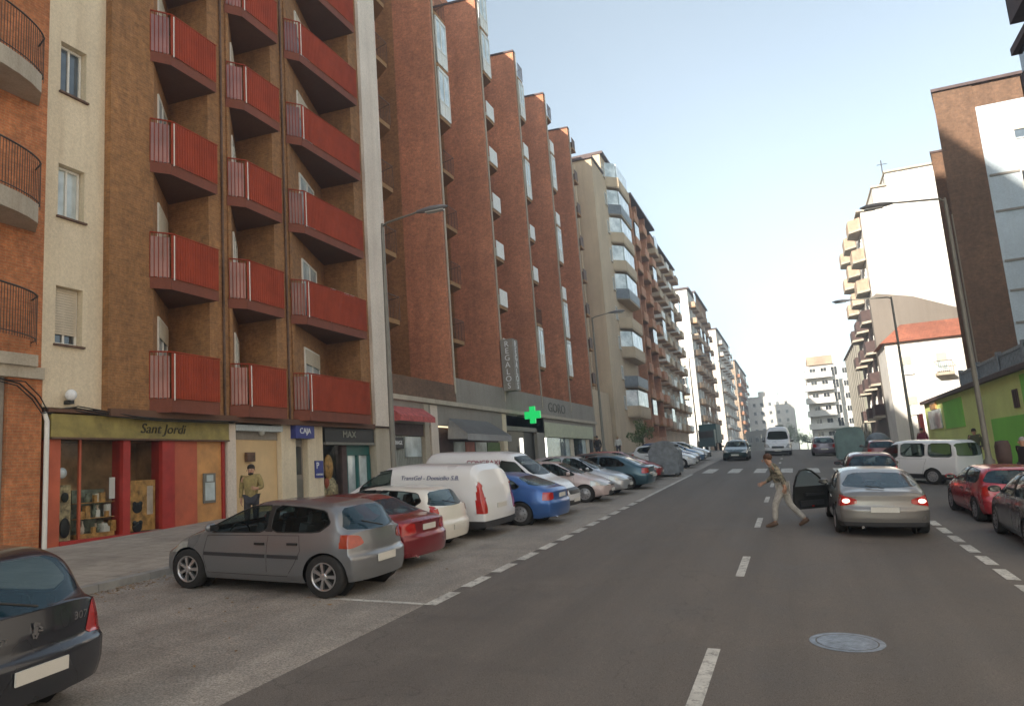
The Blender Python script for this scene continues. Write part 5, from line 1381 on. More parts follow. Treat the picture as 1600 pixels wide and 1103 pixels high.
# ---- profiles (x forward, nose at +L/2)
def hatch(paintm, L=3.95, W=1.70, H=1.44, **kw):
    a = L/2
    d = dict(L=L, W=W, paint=paintm, r=.31, wheels=(-a+.70, a-.80), 
        top=[(-a, .98), (-a+.06, 1.02), (-a+.42, H-.10), (-a+.62, H-.03), (-a+1.25, H), (-a+1.95, H-.02), (-a+2.25, H-.12), (-a+2.95, 1.00), (-a+3.1, .95), (a-.35, .80), (a-.12, .70), (a, .60)],
        shoulder=[(-a, .93), (-a+.8, .95), (a-1.5, .88), (a-.9, .84), (a-.3, .72), (a, .55)],
        sidewin=[[(-a+.50, 1.12), (-a+.62, 1.30), (-a+1.0, H-.09), (-a+1.55, H-.065), (-a+1.55, .97), (-a+.70, .98)], [(-a+1.62, H-.065), (-a+2.05, H-.085), (-a+2.30, H-.20), (-a+2.80, 1.0), (-a+2.78, .94), (-a+1.62, .965)]],
        doors=[[(-a+1.02, .93), (-a+1.585, .92), (-a+1.585, .30), (-a+1.22, .30), (-a+1.08, .50), (-a+.98, .70)], [(-a+1.585, .92), (-a+2.78, .89), (-a+2.82, .55), (-a+2.74, .30), (-a+1.585, .30)]],
        rearwin=[(-.1, H-.09), (.53, H-.11), (.70, 1.03), (.3, .995), (-.1, .985)], rwx=-a+.75, rearz=[(0, .10), (.3, .02), (.42, 0), (.60, .0), (.66, .055), (.8, .07), (.98, .10)],
        screen=[(-.1, H-.08), (.50, H-.10), (.66, 1.04), (.4, 1.0), (-.1, .99)], wsx=a-2.2,
        tails=[[(.52, .68), (.95, .66), (.95, .90), (.60, .93)]], heads=[[(.38, .58), (.95, .60), (.95, .78), (.6, .76)]], grille=[[(-.1, .56), (.3, .56), (.3, .66), (-.1, .66)], [(-.1, .26), (.45, .26), (.45, .40), (-.1, .40)]],
        mirror=(-a+2.62, .98), plate=(.55, .5), wiper=((-a+.06, .0, 1.03), (-a+.22, .34, 1.13)), handle=M['black'])
    d.update(kw); return d
def sedan(paintm, L=4.5, W=1.76, H=1.44, **kw):
    a = L/2
    d = dict(L=L, W=W, paint=paintm, r=.32, wheels=(-a+.92, a-.90),
        top=[(-a, .92), (-a+.08, 1.0), (-a+.45, 1.03), (-a+1.15, H-.08), (-a+1.4, H-.01), (-a+1.9, H), (-a+2.4, H-.02), (-a+2.7, H-.1), (-a+3.4, .98), (-a+3.6, .93), (a-.4, .80), (a-.12, .70), (a, .58)],
        shoulder=[(-a, .86), (-a+.5, .93), (-a+1.4, .92), (a-1.5, .86), (a-.9, .83), (a-.3, .72), (a, .54)],
        sidewin=[[(-a+.95, 1.03), (-a+1.30, 1.28), (-a+1.65, H-.09), (-a+2.05, H-.07), (-a+2.05, .96), (-a+1.1, .98)], [(-a+2.12, H-.07), (-a+2.5, H-.085), (-a+2.75, H-.18), (-a+3.25, 1.0), (-a+3.2, .93), (-a+2.12, .955)]],
        doors=[[(-a+1.35, .92), (-a+2.085, .91), (-a+2.085, .30), (-a+1.55, .30), (-a+1.42, .5)], [(-a+2.085, .91), (-a+3.2, .88), (-a+3.25, .55), (-a+3.15, .30), (-a+2.085, .30)]],
        rearwin=[(-.1, H-.09), (.54, H-.11), (.70, 1.08), (.3, 1.06), (-.1, 1.05)], rwx=-a+1.5, rearz=[(0, .10), (.3, .02), (.42, 0), (.62, .0), (.68, .05), (.8, .06), (.98, .06)],
        screen=[(-.1, H-.08), (.52, H-.10), (.68, 1.02), (.4, .99), (-.1, .98)], wsx=a-2.3,
        tails=[[(.50, .70), (.98, .68), (.98, .90), (.52, .90)]], heads=[[(.40, .58), (.98, .60), (.98, .76), (.6, .75)]], grille=[[(-.1, .54), (.34, .54), (.34, .68), (-.1, .68)], [(-.1, .24), (.5, .24), (.5, .38), (-.1, .38)]],
        mirror=(-a+3.05, .97), plate=(.58, .5), handle=None or paintm, exhaust=True)
    d.update(kw); return d
def van(paintm, L=4.8, W=1.9, H=1.96, glazed=False, **kw):
    a = L/2
    d = dict(L=L, W=W, paint=paintm, r=.33, wheels=(-a+1.0, a-.92), tumble=.10, pin=.05, zb=.22,
        top=[(-a, H-.16), (-a+.08, H-.04), (-a+.3, H), (a-2.2, H), (a-1.75, H-.06), (a-.95, 1.22), (a-.75, 1.10), (a-.2, .92), (a, .70)],
        shoulder=[(-a, 1.12), (a-1.4, 1.10), (a-.9, 1.0), (a-.3, .82), (a, .62)],
        sidewin=[[(a-1.72, 1.62), (a-1.55, 1.60), (a-1.12, 1.20), (a-1.12, 1.08), (a-1.98, 1.08), (a-1.98, 1.66)]],
        doors=[[(a-1.05, 1.0), (a-1.0, .6), (a-1.2, .32), (a-2.05, .32), (a-2.05, 1.05)]],
        rearwin=None, screen=[(-.1, H-.14), (.62, H-.16), (.74, 1.24), (.4, 1.2), (-.1, 1.19)], wsx=a-2.1,
        tails=[[(.80, .62), (1.0, .62), (1.0, 1.38), (.84, 1.38)]], taild=.12, heads=[[(.55, .66), (1.0, .66), (1.0, .96), (.72, .93)]], grille=[[(-.1, .60), (.45, .60), (.45, .78), (-.1, .78)]],
        sill=.42, mirror=(a-1.45, 1.12), plate=(.75, .5), cabin=False, mirmat=M['black'], bow=(.07, .24), rearz=[(0, .03), (.4, 0), (1.2, .02), (2, .12)])
    if glazed:
        d['sidewin'] += [[(-a+.28, 1.70), (-a+1.15, 1.70), (-a+1.15, 1.14), (-a+.22, 1.14)], [(-a+1.3, 1.70), (a-2.1, 1.70), (a-2.1, 1.14), (-a+1.3, 1.14)]]
        d['rearwin'] = [(-.1, 1.72), (.70, 1.70), (.76, 1.18), (-.1, 1.16)]; d['rwx'] = -a+.4; d['rearglass'] = M['cglass']
        d['doors'] += [[(-a+1.22, 1.05), (a-2.05, 1.05), (a-2.05, .34), (-a+1.42, .34), (-a+1.30, .8)]]
    d.update(kw); return d
GP = 'cars parked nose-in along the left kerb'
GR = 'cars parked along the right kerb'
# 1 grey hatchback in the foreground
ibz = hatch(pt('warm_grey_paint', (.20, .205, .215), .5, .3), rim=7, L=3.8, wheels=(-1.33, 1.25), r=.325, tailmat=M['tail_orange'], strip=.60, aerial=None,
    tails=[[(.46, .80), (.70, .745), (.95, .76), (.97, .90), (.72, .955), (.52, .92)]], taild=.33)
make_car('parked_car', 'warm grey five-door hatchback with spoked alloy wheels, nearest in the nose-in row', 'car', ibz, -7.86, 10.22, 177.5, GP, 1.3, sc=(1.0, .93, .93))
# 2 black hatchback at the bottom left corner
pg = hatch(pt('black_blue_paint', (.022, .024, .032), .3, .22), L=4.2, W=1.75, H=1.50, tails=[[(.55, .66), (.98, .62), (.98, .98), (.80, 1.04), (.66, .88)]], taild=.34, plate=(.50, .52), rim=7, mirmat=None or M['black'],
    rearwin=[(-.1, 1.40), (.52, 1.38), (.68, 1.06), (.3, 1.0), (-.1, .98)])
c2 = make_car('parked_car', 'black hatchback with blue-tinted rear window cut off at the bottom left corner', 'car', pg, -8.05, 4.40, 186, GP, 1.4, sc=(1, .97, .95))
dfm = pg['_deform']
def rear_text(root, sp, txt, size, y, z, mat, sx=1, name='lettering'):
    xr = sp['_deform'](-sp['L']/2, y, z)
    Mx = Matrix.Translation((xr-.012, y, z)) @ Matrix(((0, 0, -1, 0), (-1, 0, 0, 0), (0, 1, 0, 0), (0, 0, 0, 1)))
    return lettering(txt, size, Mx, mat, root, sx=sx, depth=.004)
rear_text(c2, pg, '307', .10, -.50, .84, M['chrome']); rear_text(c2, pg, 'PEUGEOT', .075, .42, .80, M['chrome'])
k = MB(); xr = pg['_deform'](-2.1, 0, .84)-.014   # small silver lion-like badge
for (yy, zz, sy, sz, ang) in ((.0, .875, .05, .035, .3), (.01, .83, .035, .075, .2), (-.03, .85, .06, .016, .6), (-.035, .82, .05, .014, .2), (.0, .785, .02, .05, .5), (.035, .79, .018, .05, -.3)): k.obox((xr, yy, zz), .012, sy, sz, 0, 0, ang, 0)
k.build('badge', M['chrome'], c2)
# 3 dark red saloon
rd = sedan(pt('dark_red_paint', (.20, .014, .022), .35, .25), L=4.15, W=1.68, H=1.42, tails=[[(.42, .70), (.98, .66), (.98, .93), (.44, .91)]], taild=.36, plate=(.80, .44))
make_car('parked_car', 'dark red saloon with wide tail lights beside the warm grey hatchback', 'car', rd, -8.25, 12.35, 176, GP, 1.1, sc=(.97, .95, .85))
# 4 white small hatch
wh = hatch(pt('cream_white_paint', (.72, .69, .62), 0, .3), L=3.75, W=1.62, H=1.43, tails=[[(.58, .82), (.95, .80), (.95, 1.02), (.62, 1.02)]], plate=(.5, .45))
make_car('parked_car', 'small cream white hatchback between the dark red saloon and the white van', 'car', wh, -8.42, 14.25, 177, GP, 1.0, sc=(.97, .95, .86))
# 5 white panel van
v1 = van(pt('van_white', (.70, .70, .70), 0, .32), L=4.5, W=1.88, H=1.76, rearz=[(0, .02), (.55, 0), (.8, .03), (1.2, .12), (1.8, .34)], tails=[[(.70, .60), (1.0, .60), (1.0, 1.42), (.80, 1.40)]], taild=.26)
vv = make_car('parked_van', 'white panel van with small blue lettering on its side, in the nose-in row', 'van', v1, -8.58, 16.2, 177, 'vans in the nose-in row', 1.0, sc=(.97, .95, .9))
def side_text(root, sp, txt, size, x, z, mat, side=1, shear=0, sx=1):
    yy = sp['_surf'](x, z)*side
    if side > 0: Mx = Matrix.Translation((x, yy+.012, z)) @ Matrix(((-1, 0, 0, 0), (0, 0, 1, 0), (0, 1, 0, 0), (0, 0, 0, 1)))
    else: Mx = Matrix.Translation((x, yy-.012, z)) @ Matrix(((1, 0, 0, 0), (0, 0, -1, 0), (0, 1, 0, 0), (0, 0, 0, 1)))
    return lettering(txt, size, Mx, mat, root, shear=shear, sx=sx, depth=.004)
M['blue_letter'] = plain('blue_grey_letter', (.08, .09, .22), .5, var=0); M['red_letter'] = plain('dark_red_letter', (.30, .03, .06), .5, var=0)
side_text(vv, v1, 'TransGel - Domicilio S.B.', .15, -.78, 1.45, M['blue_letter'], 1, .3)
# 6 blue hatch/saloon
bl = sedan(pt('blue_paint', (.035, .115, .34), .4, .28), L=4.0, W=1.68, H=1.41, rim='cap', plate=(.8, .44),
    top=[(-2.0, .90), (-1.93, 1.0), (-1.72, 1.04), (-.85, 1.34), (-.6, 1.40), (.0, 1.41), (.4, 1.39), (.65, 1.31), (1.2, 1.0), (1.35, .94), (1.65, .80), (1.88, .70), (2.0, .58)],
    sidewin=[[(-1.05, 1.06), (-.85, 1.20), (-.45, 1.32), (-.02, 1.33), (-.02, .97), (-.95, .99)], [(.05, 1.33), (.4, 1.31), (.65, 1.22), (1.02, 1.0), (1.0, .94), (.05, .96)]],
    doors=[[(-.75, .93), (-.0, .92), (-.0, .30), (-.55, .30)], [(.0, .92), (1.0, .89), (1.05, .55), (.95, .30), (.0, .30)]], rwx=-.6, mirror=(.9, .97))
make_car('parked_car', 'bright blue car with black door handles between two white vans', 'car', bl, -7.5, 18.4, 176, GP, 1.0)
# 7 white van nose out
v2 = van(pt('van_white', (.70, .70, .70), 0, .32), L=4.5, W=1.78, H=1.92)
vv = make_car('parked_van', 'white van parked nose-out with red lettering high on its side, behind the blue car', 'van', v2, -8.15, 20.6, -3, 'vans in the nose-in row', 1.0, sc=(1, .95, .90))
side_text(vv, v2, 'CONGRAXI', .20, -.25, 1.60, M['red_letter'], -1)
k = MB(); yy = -v2['_surf'](-.4, 1.35)-.012
k.tube([(-.4+.14*math.cos(a), yy, 1.33+.12*math.sin(a)) for a in [2*math.pi*i/16 for i in range(17)]], .02, 5); k.build('emblem', M['red_letter'], vv)
# 8..12 further cars on the left
def more(paintn, col, met, x, y, hd, label, kind=hatch, gp=GP, **kw):
    return make_car('parked_car', label, 'car', kind(pt(paintn, col, met), **kw), x, y, hd, gp, .68)
more('pale_rose_paint', (.50, .40, .38), .1, -7.6, 24.1, 2, 'pale rosy hatchback parked nose-out just after the lettered white van')
more('silver_paint', (.42, .43, .45), .6, -7.55, 26.6, 0, 'silver hatchback parked nose-out beside the pale rosy one', L=4.05, H=1.52)
more('teal_blue_paint', (.02, .07, .10), .4, -7.4, 29.2, 178, 'dark teal saloon with its tail to the road in the far part of the row', sedan)
more('black_paint', (.02, .02, .022), .2, -7.5, 31.6, 1, 'black hatchback parked nose-out beside the dark teal saloon')
more('red_paint', (.33, .02, .02), .2, -7.6, 34.0, 3, 'red hatchback next to the speckled grey rubbish container')
more('white_paint', (.62, .63, .64), .0, -7.2, 43.6, -2, 'white hatchback just beyond the speckled grey rubbish container')
more('navy_paint', (.02, .04, .12), .3, -7.4, 46.6, 0, 'navy blue estate parked beyond the white hatchback', H=1.55)
more('light_blue_paint', (.10, .20, .34), .3, -7.4, 49.4, 0, 'light blue hatchback, last but one in the left row')
more('silver_paint', (.42, .43, .45), .6, -7.4, 53.0, 0, 'silver car at the far end of the left row')
# moving / standing traffic
dg2 = hatch(pt('dark_green_paint', (.018, .05, .055), .4, .25), L=4.1, W=1.74, H=1.46)
make_car('oncoming_car', 'dark green car coming towards the zebra crossing', 'car', dg2, -3.85, 53.2, -90, None, .8)
sil = sedan(pt('silver_beige_paint', (.205, .195, .185), .5, .28), L=4.65, W=1.82, H=1.44, tails=[[(.50, .74), (.98, .66), (.98, .90), (.80, .93), (.50, .84)]], taild=.36, plate=(.62, .52), rim=5,
    top=[(-2.325, .90), (-2.26, 1.0), (-1.95, 1.05), (-1.0, 1.36), (-.75, 1.43), (-.1, 1.45), (.3, 1.43), (.6, 1.33), (1.3, .97), (1.5, .92), (1.9, .80), (2.2, .70), (2.325, .58)],
    rearwin=[(-.1, 1.37), (.52, 1.34), (.74, 1.09), (.3, 1.065), (-.1, 1.06)], rwx=-.9, remove=['door1L'], tailmat=M['tail'], wiper=((-2.0, -.05, 1.06), (-1.86, .28, 1.11)),
    sidewin=[[(-1.2, 1.06), (-.95, 1.24), (-.55, 1.34), (-.12, 1.36), (-.12, .97), (-1.1, .99)], [(-.05, 1.36), (.35, 1.34), (.6, 1.24), (1.1, 1.0), (1.08, .94), (-.05, .965)]],
    doors=[[(-.85, .92), (-.085, .91), (-.085, .30), (-.7, .30)], [(-.085, .91), (1.08, .88), (1.1, .55), (1.0, .30), (-.085, .30)]], reartrim=[[(-.1, .1), (1, .1), (1, .34), (-.1, .34)]])
c = make_car('stopped_car', 'silver beige saloon with lit tail lights and its left front door open', 'car', sil, 1.38, 19.0, 91.5, None, 1.25, sc=(.98, .98, .89))
for s in (1, -1):
    k = MB(); xr = sil['_deform'](-2.325, .68, .80); blob(k, (xr-.0, s*.69, .80), .03, .085, .05, 0, 8); k.build('brake_light', M['tail_core'], c)
# the open door: hinge at x=1.05, y=.88
dr = MB(); th = .05; z0_, z1_ = .30, .90; n = 8
def dp(u, z, o): return (u, o-.05*math.sin(math.pi*(z-.3)/.62), z)
for i in range(n):
    for j in range(6):
        u0, u1 = 1.06*i/n, 1.06*(i+1)/n; a, b_ = z0_+(z1_-z0_)*j/6, z0_+(z1_-z0_)*(j+1)/6
        cut = lambda u, z: u if z > .5 else u*(1-.08*(.5-z)/.2)
        dr.face([dp(cut(u0, a), a, .03), dp(cut(u0, b_), b_, .03), dp(cut(u1, b_), b_, .03), dp(cut(u1, a), a, .03)], 1, True)
        dr.face([dp(cut(u0, a), a, -.03), dp(cut(u1, a), a, -.03), dp(cut(u1, b_), b_, -.03), dp(cut(u0, b_), b_, -.03)], 0, True)
edge = [(0, .3), (.97, .3), (1.06, .5), (1.06, .9), (0, .9)]
for i in range(5):
    a, b_ = edge[i-1], edge[i]; dr.face([dp(a[0], a[1], .03), dp(a[0], a[1], -.03), dp(b_[0], b_[1], -.03), dp(b_[0], b_[1], .03)], 1)
od = dr.build('open_door', [sil['paint'], M['door_in']], c)
f_ = MB(); f_.tube([(.02, .0, .9), (.35, .07, 1.16), (.6, .11, 1.31), (.8, .13, 1.36), (.98, .13, 1.33), (1.06, .09, 1.18), (1.07, 0, .9)], .026, 6); f_.build('window_frame', M['black'], od)
g_ = MB(); g_.face([(.02, .0, .9), (1.07, 0, .9), (1.06, .09, 1.18), (.98, .13, 1.33), (.8, .13, 1.36), (.6, .11, 1.31), (.35, .07, 1.16)]); g_.build('glass', M['cglass'], od)
h_ = MB(); h_.obox((.45, .04, .68), .6, .06, .06); h_.obox((.55, .03, .45), .75, .05, .14); h_.build('door_lining', M['trim'], od)
r_ = MB(); r_.obox((.55, .06, .38), .06, .02, .035); r_.build('reflector', M['tail'], od)
od.location = (1.06, .86, 0); od.rotation_euler = (0, 0, math.pi-R(47))
# mid car
md = hatch(pt('dark_wine_paint', (.10, .014, .014), .3, .25), L=3.9, W=1.68, H=1.46, tails=[[(.60, .78), (.98, .72), (.98, 1.06), (.70, 1.06)]], tailmat=M['tail_lit'])
make_car('standing_car', 'dark wine red hatchback with glowing tail light queueing ahead of the silver saloon', 'car', md, 2.0, 27.0, 90, None, .9, sc=(.95, .97, .92))
# white glazed van crossing
v3 = van(pt('van_white', (.70, .70, .70), 0, .32), L=4.4, W=1.74, H=1.84, glazed=True, rim='cap', tails=[[(.82, .84), (1.0, .84), (1.0, 1.06), (.82, 1.06)]], taild=.14)
make_car('crossing_van', 'white glazed van turning across the road in front of the green building', 'van', v3, 4.1, 32.1, 137, None, 1.0, sc=(.95, .95, .85))
# right row
r1 = hatch(pt('bright_red_paint', (.36, .018, .03), .2, .25), L=3.9, W=1.66, H=1.42, tails=[[(.58, .70), (.98, .66), (.98, .92), (.62, .9)]])
make_car('parked_car', 'bright red hatchback parked at the right kerb ahead of the dark grey car', 'car', r1, 4.30, 21.1, 92, GR, .9, sc=(.97, .97, .86))
r2 = hatch(pt('graphite_paint', (.085, .085, .10), .5, .25), L=4.0, W=1.70, H=1.48, rim='cap', tails=[[(.60, .68), (.98, .64), (.98, .96), (.66, .94)]], mirmat=M['black'])
make_car('parked_car', 'dark grey car with steel wheels cut by the right edge of the photo', 'car', r2, 4.28, 16.6, 88.5, GR, 1.1, sc=(.97, .97, .9))
far = hatch(pt('mauve_grey_paint', (.16, .14, .17), .4, .3), L=4.1, W=1.74, H=1.5)
make_car('leaving_car', 'mauve grey hatchback driving away over the brow on the right', 'car', far, 1.75, 59.0, 90, None, .7)
more('dark_red2_paint', (.16, .03, .04), .2, 4.2, 46.5, 90, 'dark red car parked ahead of the turning white van', gp=GR)
# white lorry / motorhome at the brow
t = make_car('oncoming_van', 'white high van with dark windscreen coming over the brow', 'van', van(pt('van_white', (.70, .70, .70), 0, .32), L=5.2, W=2.0, H=2.35, screen=[(-.1, 2.0), (.66, 1.98), (.8, 1.34), (.4, 1.3), (-.1, 1.29)],
    top=[(-2.6, 2.2), (-2.5, 2.32), (-2.3, 2.35), (.7, 2.35), (1.0, 2.2), (1.6, 1.35), (1.85, 1.2), (2.4, 1.0), (2.6, .75)], wsx=.4), -1.35, 61.2, -90, None, .7)
# teal box lorry on the left
lb = empty('parked_lorry', (-8.2, 80, gz(-8.2, 80)), 0, 'lorry with dark teal box parked behind the far left cars', 'lorry')
k = MB(); k.box(-.85, .85, -2, 3.2, .8, 2.7); k.build('box_body', plain('dark_teal_box', (.025, .085, .09), .5), lb)
k = MB(); k.prism([(-.76, -3.6), (.76, -3.6), (.8, -2.1), (-.8, -2.1)], .45, 2.1); k.build('cab', plain('dark_teal_cab', (.03, .07, .08), .4), lb)
k = MB(); k.box(-.68, .68, -3.64, -3.605, 1.3, 1.95); k.build('windscreen', M['pane_dark'], lb)
for yy in (-2.8, 2.2):
    for s in (1, -1):
        k = MB(); k.tube([(s*.82, yy, .40), (s*.58, yy, .40)], .38, 18); k.build('wheel', M['tyre'], lb)
# ---------------------------------------------------------------- people
def skin_obj(name, pts, edges, rad, mat, parent, sub=2, root=0):
    me = bpy.data.meshes.new(name); me.from_pydata(pts, edges, []); o = bpy.data.objects.new(name, me); COL.objects.link(o)
    o.parent = parent; me.materials.append(mat)
    sk = o.modifiers.new('Skin', 'SKIN'); sk.use_smooth_shade = True
    for i, v in enumerate(me.skin_vertices[0].data):
        r = rad[i]; v.radius = (r, r) if not isinstance(r, tuple) else r; v.use_root = (i == root)
    s = o.modifiers.new('Sub', 'SUBSURF'); s.levels = sub; s.render_levels = sub
    return o
M['skin'] = plain('skin', (.42, .23, .15), .55, var=.1)
def person(x, y, head, J, label, jacket, trousers, shoe, hair, h=1.72, group=None, lod=2, z=None, beard=False, ground=.13, hairlen=0):
    """J: joint dictionary in body frame (x forward, y left, z up) for a 1.72 m figure"""
    s = h/1.72; zz = gz(x, y)+ground if z is None else z
    t = empty('person', (x, y, zz), R(head), label, 'person', group); t.scale = (s, s, s)
    D = dict(pelvis=(0, 0, .92), waist=(0, 0, 1.05), chest=(.0, 0, 1.27), neck=(.0, 0, 1.44), head=(.02, 0, 1.56), crown=(.01, 0, 1.67))
    for sd, q in (('l', 1), ('r', -1)):
        D['hip'+sd] = (0, .095*q, .88); D['knee'+sd] = (.02, .10*q, .49); D['ank'+sd] = (-.02, .10*q, .08); D['toe'+sd] = (.14, .11*q, .03); D['sho'+sd] = (0, .18*q, 1.40); D['elb'+sd] = (-.03, .24*q, 1.12); D['wri'+sd] = (.05, .23*q, .88); D['han'+sd] = (.09, .22*q, .80)
    D.update(J)
    names = ['pelvis', 'waist', 'chest', 'neck', 'head', 'crown', 'hipl', 'kneel', 'ankl', 'toel', 'hipr', 'kneer', 'ankr', 'toer', 'shol', 'elbl', 'wril', 'hanl', 'shor', 'elbr', 'wrir', 'hanr']
    ix = {n: i for i, n in enumerate(names)}; pts = [D[n] for n in names]
    E_ = [('pelvis', 'waist'), ('waist', 'chest'), ('chest', 'neck'), ('neck', 'head'), ('head', 'crown'), ('pelvis', 'hipl'), ('hipl', 'kneel'), ('kneel', 'ankl'), ('ankl', 'toel'), ('pelvis', 'hipr'), ('hipr', 'kneer'), ('kneer', 'ankr'), ('ankr', 'toer'), ('chest', 'shol'), ('shol', 'elbl'), ('elbl', 'wril'), ('wril', 'hanl'), ('chest', 'shor'), ('shor', 'elbr'), ('elbr', 'wrir'), ('wrir', 'hanr')]
    rad = dict(pelvis=.13, waist=.10, chest=.10, neck=.055, head=.088, crown=.062, hipl=.085, hipr=.085, kneel=.058, kneer=.058, ankl=.04, ankr=.04, toel=.035, toer=.035, shol=.062, shor=.062, elbl=.042, elbr=.042, wril=.028, wrir=.028, hanl=.03, hanr=.03)
    # fingers as short chains rooted in each palm
    pts2 = list(pts); E2 = [(ix[a], ix[b_]) for a, b_ in E_]; R2 = [rad[n] for n in names]
    if lod >= 2:
        for sd, q in (('l', 1), ('r', -1)):
            w, hh = Vector(D['wri'+sd]), Vector(D['han'+sd]); d = (hh-w).normalized(); side = d.cross(Vector((0, q, 0))).normalized(); b0 = ix['han'+sd]
            for f in range(4):
                o_ = side*(.024*(f-1.5)); L_ = (.062, .072, .068, .052)[f]
                i0 = len(pts2); pts2.append(tuple(hh+o_+d*.02)); R2.append(.0095); pts2.append(tuple(hh+o_+d*(.02+L_*.5)+Vector((0, -q*.008, 0)))); R2.append(.009); pts2.append(tuple(hh+o_+d*(.02+L_)+Vector((0, -q*.022, 0)))); R2.append(.007)
                E2 += [(b0, i0), (i0, i0+1), (i0+1, i0+2)]
            i0 = len(pts2); pts2.append(tuple(w+d*.03-side*.035)); R2.append(.011); pts2.append(tuple(w+d*.07-side*.055)); R2.append(.009); E2 += [(ix['wri'+sd], i0), (i0, i0+1)]
    body = skin_obj('body', pts2, E2, R2, M['skin'], t, lod)
    def sub(nm, ns, es, rr, mat, root=0):
        m_ = {n: i for i, n in enumerate(ns)}; return skin_obj(nm, [D[n] if n in D else n for n in ns], [(m_[a], m_[b_]) for a, b_ in es], rr, mat, t, lod, root)
    wl = tuple(Vector(D['elbl']).lerp(Vector(D['wril']), .9)); wr = tuple(Vector(D['elbr']).lerp(Vector(D['wrir']), .9)); D['cufl'] = wl; D['cufr'] = wr
    D['coll'] = tuple(Vector(D['chest']).lerp(Vector(D['neck']), .72)); D['hem'] = tuple(Vector(D['pelvis'])+Vector((0, 0, -.03)))
    sub('jacket', ['hem', 'waist', 'chest', 'coll', 'shol', 'elbl', 'cufl', 'shor', 'elbr', 'cufr'], [('hem', 'waist'), ('waist', 'chest'), ('chest', 'coll'), ('chest', 'shol'), ('shol', 'elbl'), ('elbl', 'cufl'), ('chest', 'shor'), ('shor', 'elbr'), ('elbr', 'cufr')], [.148, .138, .150, .088, .078, .058, .043, .078, .058, .043], jacket, 1)
    tl = tuple(Vector(D['kneel']).lerp(Vector(D['ankl']), .92)); tr = tuple(Vector(D['kneer']).lerp(Vector(D['ankr']), .92)); D['tl'] = tl; D['tr'] = tr
    sub('trousers', ['pelvis', 'hipl', 'kneel', 'tl', 'hipr', 'kneer', 'tr'], [('pelvis', 'hipl'), ('hipl', 'kneel'), ('kneel', 'tl'), ('pelvis', 'hipr'), ('hipr', 'kneer'), ('kneer', 'tr')], [.145, .10, .075, .062, .10, .075, .062], trousers)
    for sd in ('l', 'r'):
        a, c = Vector(D['ank'+sd]), Vector(D['toe'+sd]); k = MB(); hd = (c-a).normalized()
        k.tube([tuple(a-hd*.05), tuple(a+(c-a)*.3), tuple(a+(c-a)*.8), tuple(c+hd*.05)], [.05, .056, .05, .028], 10); k.build('shoe', shoe, t)
    hc = Vector(D['head']); cr = Vector(D['crown']); u = (cr-hc).normalized()
    k = MB(); blob(k, tuple(hc+u*.06+Vector((-.026, 0, 0))), .100, .090, .090, 0, 10)
    if hairlen: blob(k, tuple(hc-u*.03+Vector((-.05, 0, 0))), .07, .085, .11, 0, 8)
    k.build('hair', hair, t)
    k = MB()
    for q in (1, -1): blob(k, tuple(hc+Vector((.088, .032*q, .012))), .010, .014, .009, 0, 6)
    k.build('eyes', M['black'], t)
    k = MB(); blob(k, tuple(hc+Vector((.102, 0, -.012))), .018, .014, .024, 0, 6); blob(k, tuple(hc+Vector((0, .092, -.005))), .02, .012, .03, 0, 6); blob(k, tuple(hc+Vector((0, -.092, -.005))), .02, .012, .03, 0, 6); k.build('nose_and_ears', M['skin'], t)
    k = MB(); blob(k, tuple(hc+Vector((.086, 0, -.052))), .012, .026, .007, 0, 6); k.build('mouth', M['lip'], t)
    if beard: k = MB(); blob(k, tuple(hc+Vector((.045, 0, -.085))), .05, .062, .03, 0, 8); k.build('beard', hair, t)
    return t
M['lip'] = plain('lips', (.30, .10, .08), .5, var=0)
cl = lambda n, c: plain(n, c, .85, var=.25, vs=14, bumpy=.2)
m, nt, b = new_mat('brown_check_jacket'); tc = node(nt, 'ShaderNodeTexCoord'); ck = node(nt, 'ShaderNodeTexChecker'); nt.links.new(tc.outputs['Object'], ck.inputs[0]); ck.inputs[3].default_value = 22; ck.inputs[1].default_value = (.20, .15, .09, 1); ck.inputs[2].default_value = (.06, .045, .035, 1); nt.links.new(mixc(nt, ramp(nt, noise(nt, 12, 4), .4, .6), (.05, .05, .04), (.30, .26, .19)), b.inputs['Base Color']); b.inputs['Roughness'].default_value = .9; M['check'] = m
hair_b = plain('dark_hair', (.02, .014, .01), .7, var=.3); hair_g = plain('grey_hair', (.30, .28, .27), .7, var=.3); hair_r = plain('brown_hair', (.09, .04, .02), .7, var=.3); hair_y = plain('fair_hair', (.42, .30, .14), .7, var=.3)
person(-11.6, 14.0, -60, {'elbl': (.06, .26, 1.14), 'wril': (.24, .16, 1.12), 'hanl': (.31, .12, 1.13)}, 'bearded man in mustard sweater standing on the pavement by the tan shutter', cl('mustard_wool', (.26, .20, .08)), cl('dark_trousers', (.04, .04, .05)), M['black'], hair_b, 1.62, beard=True)
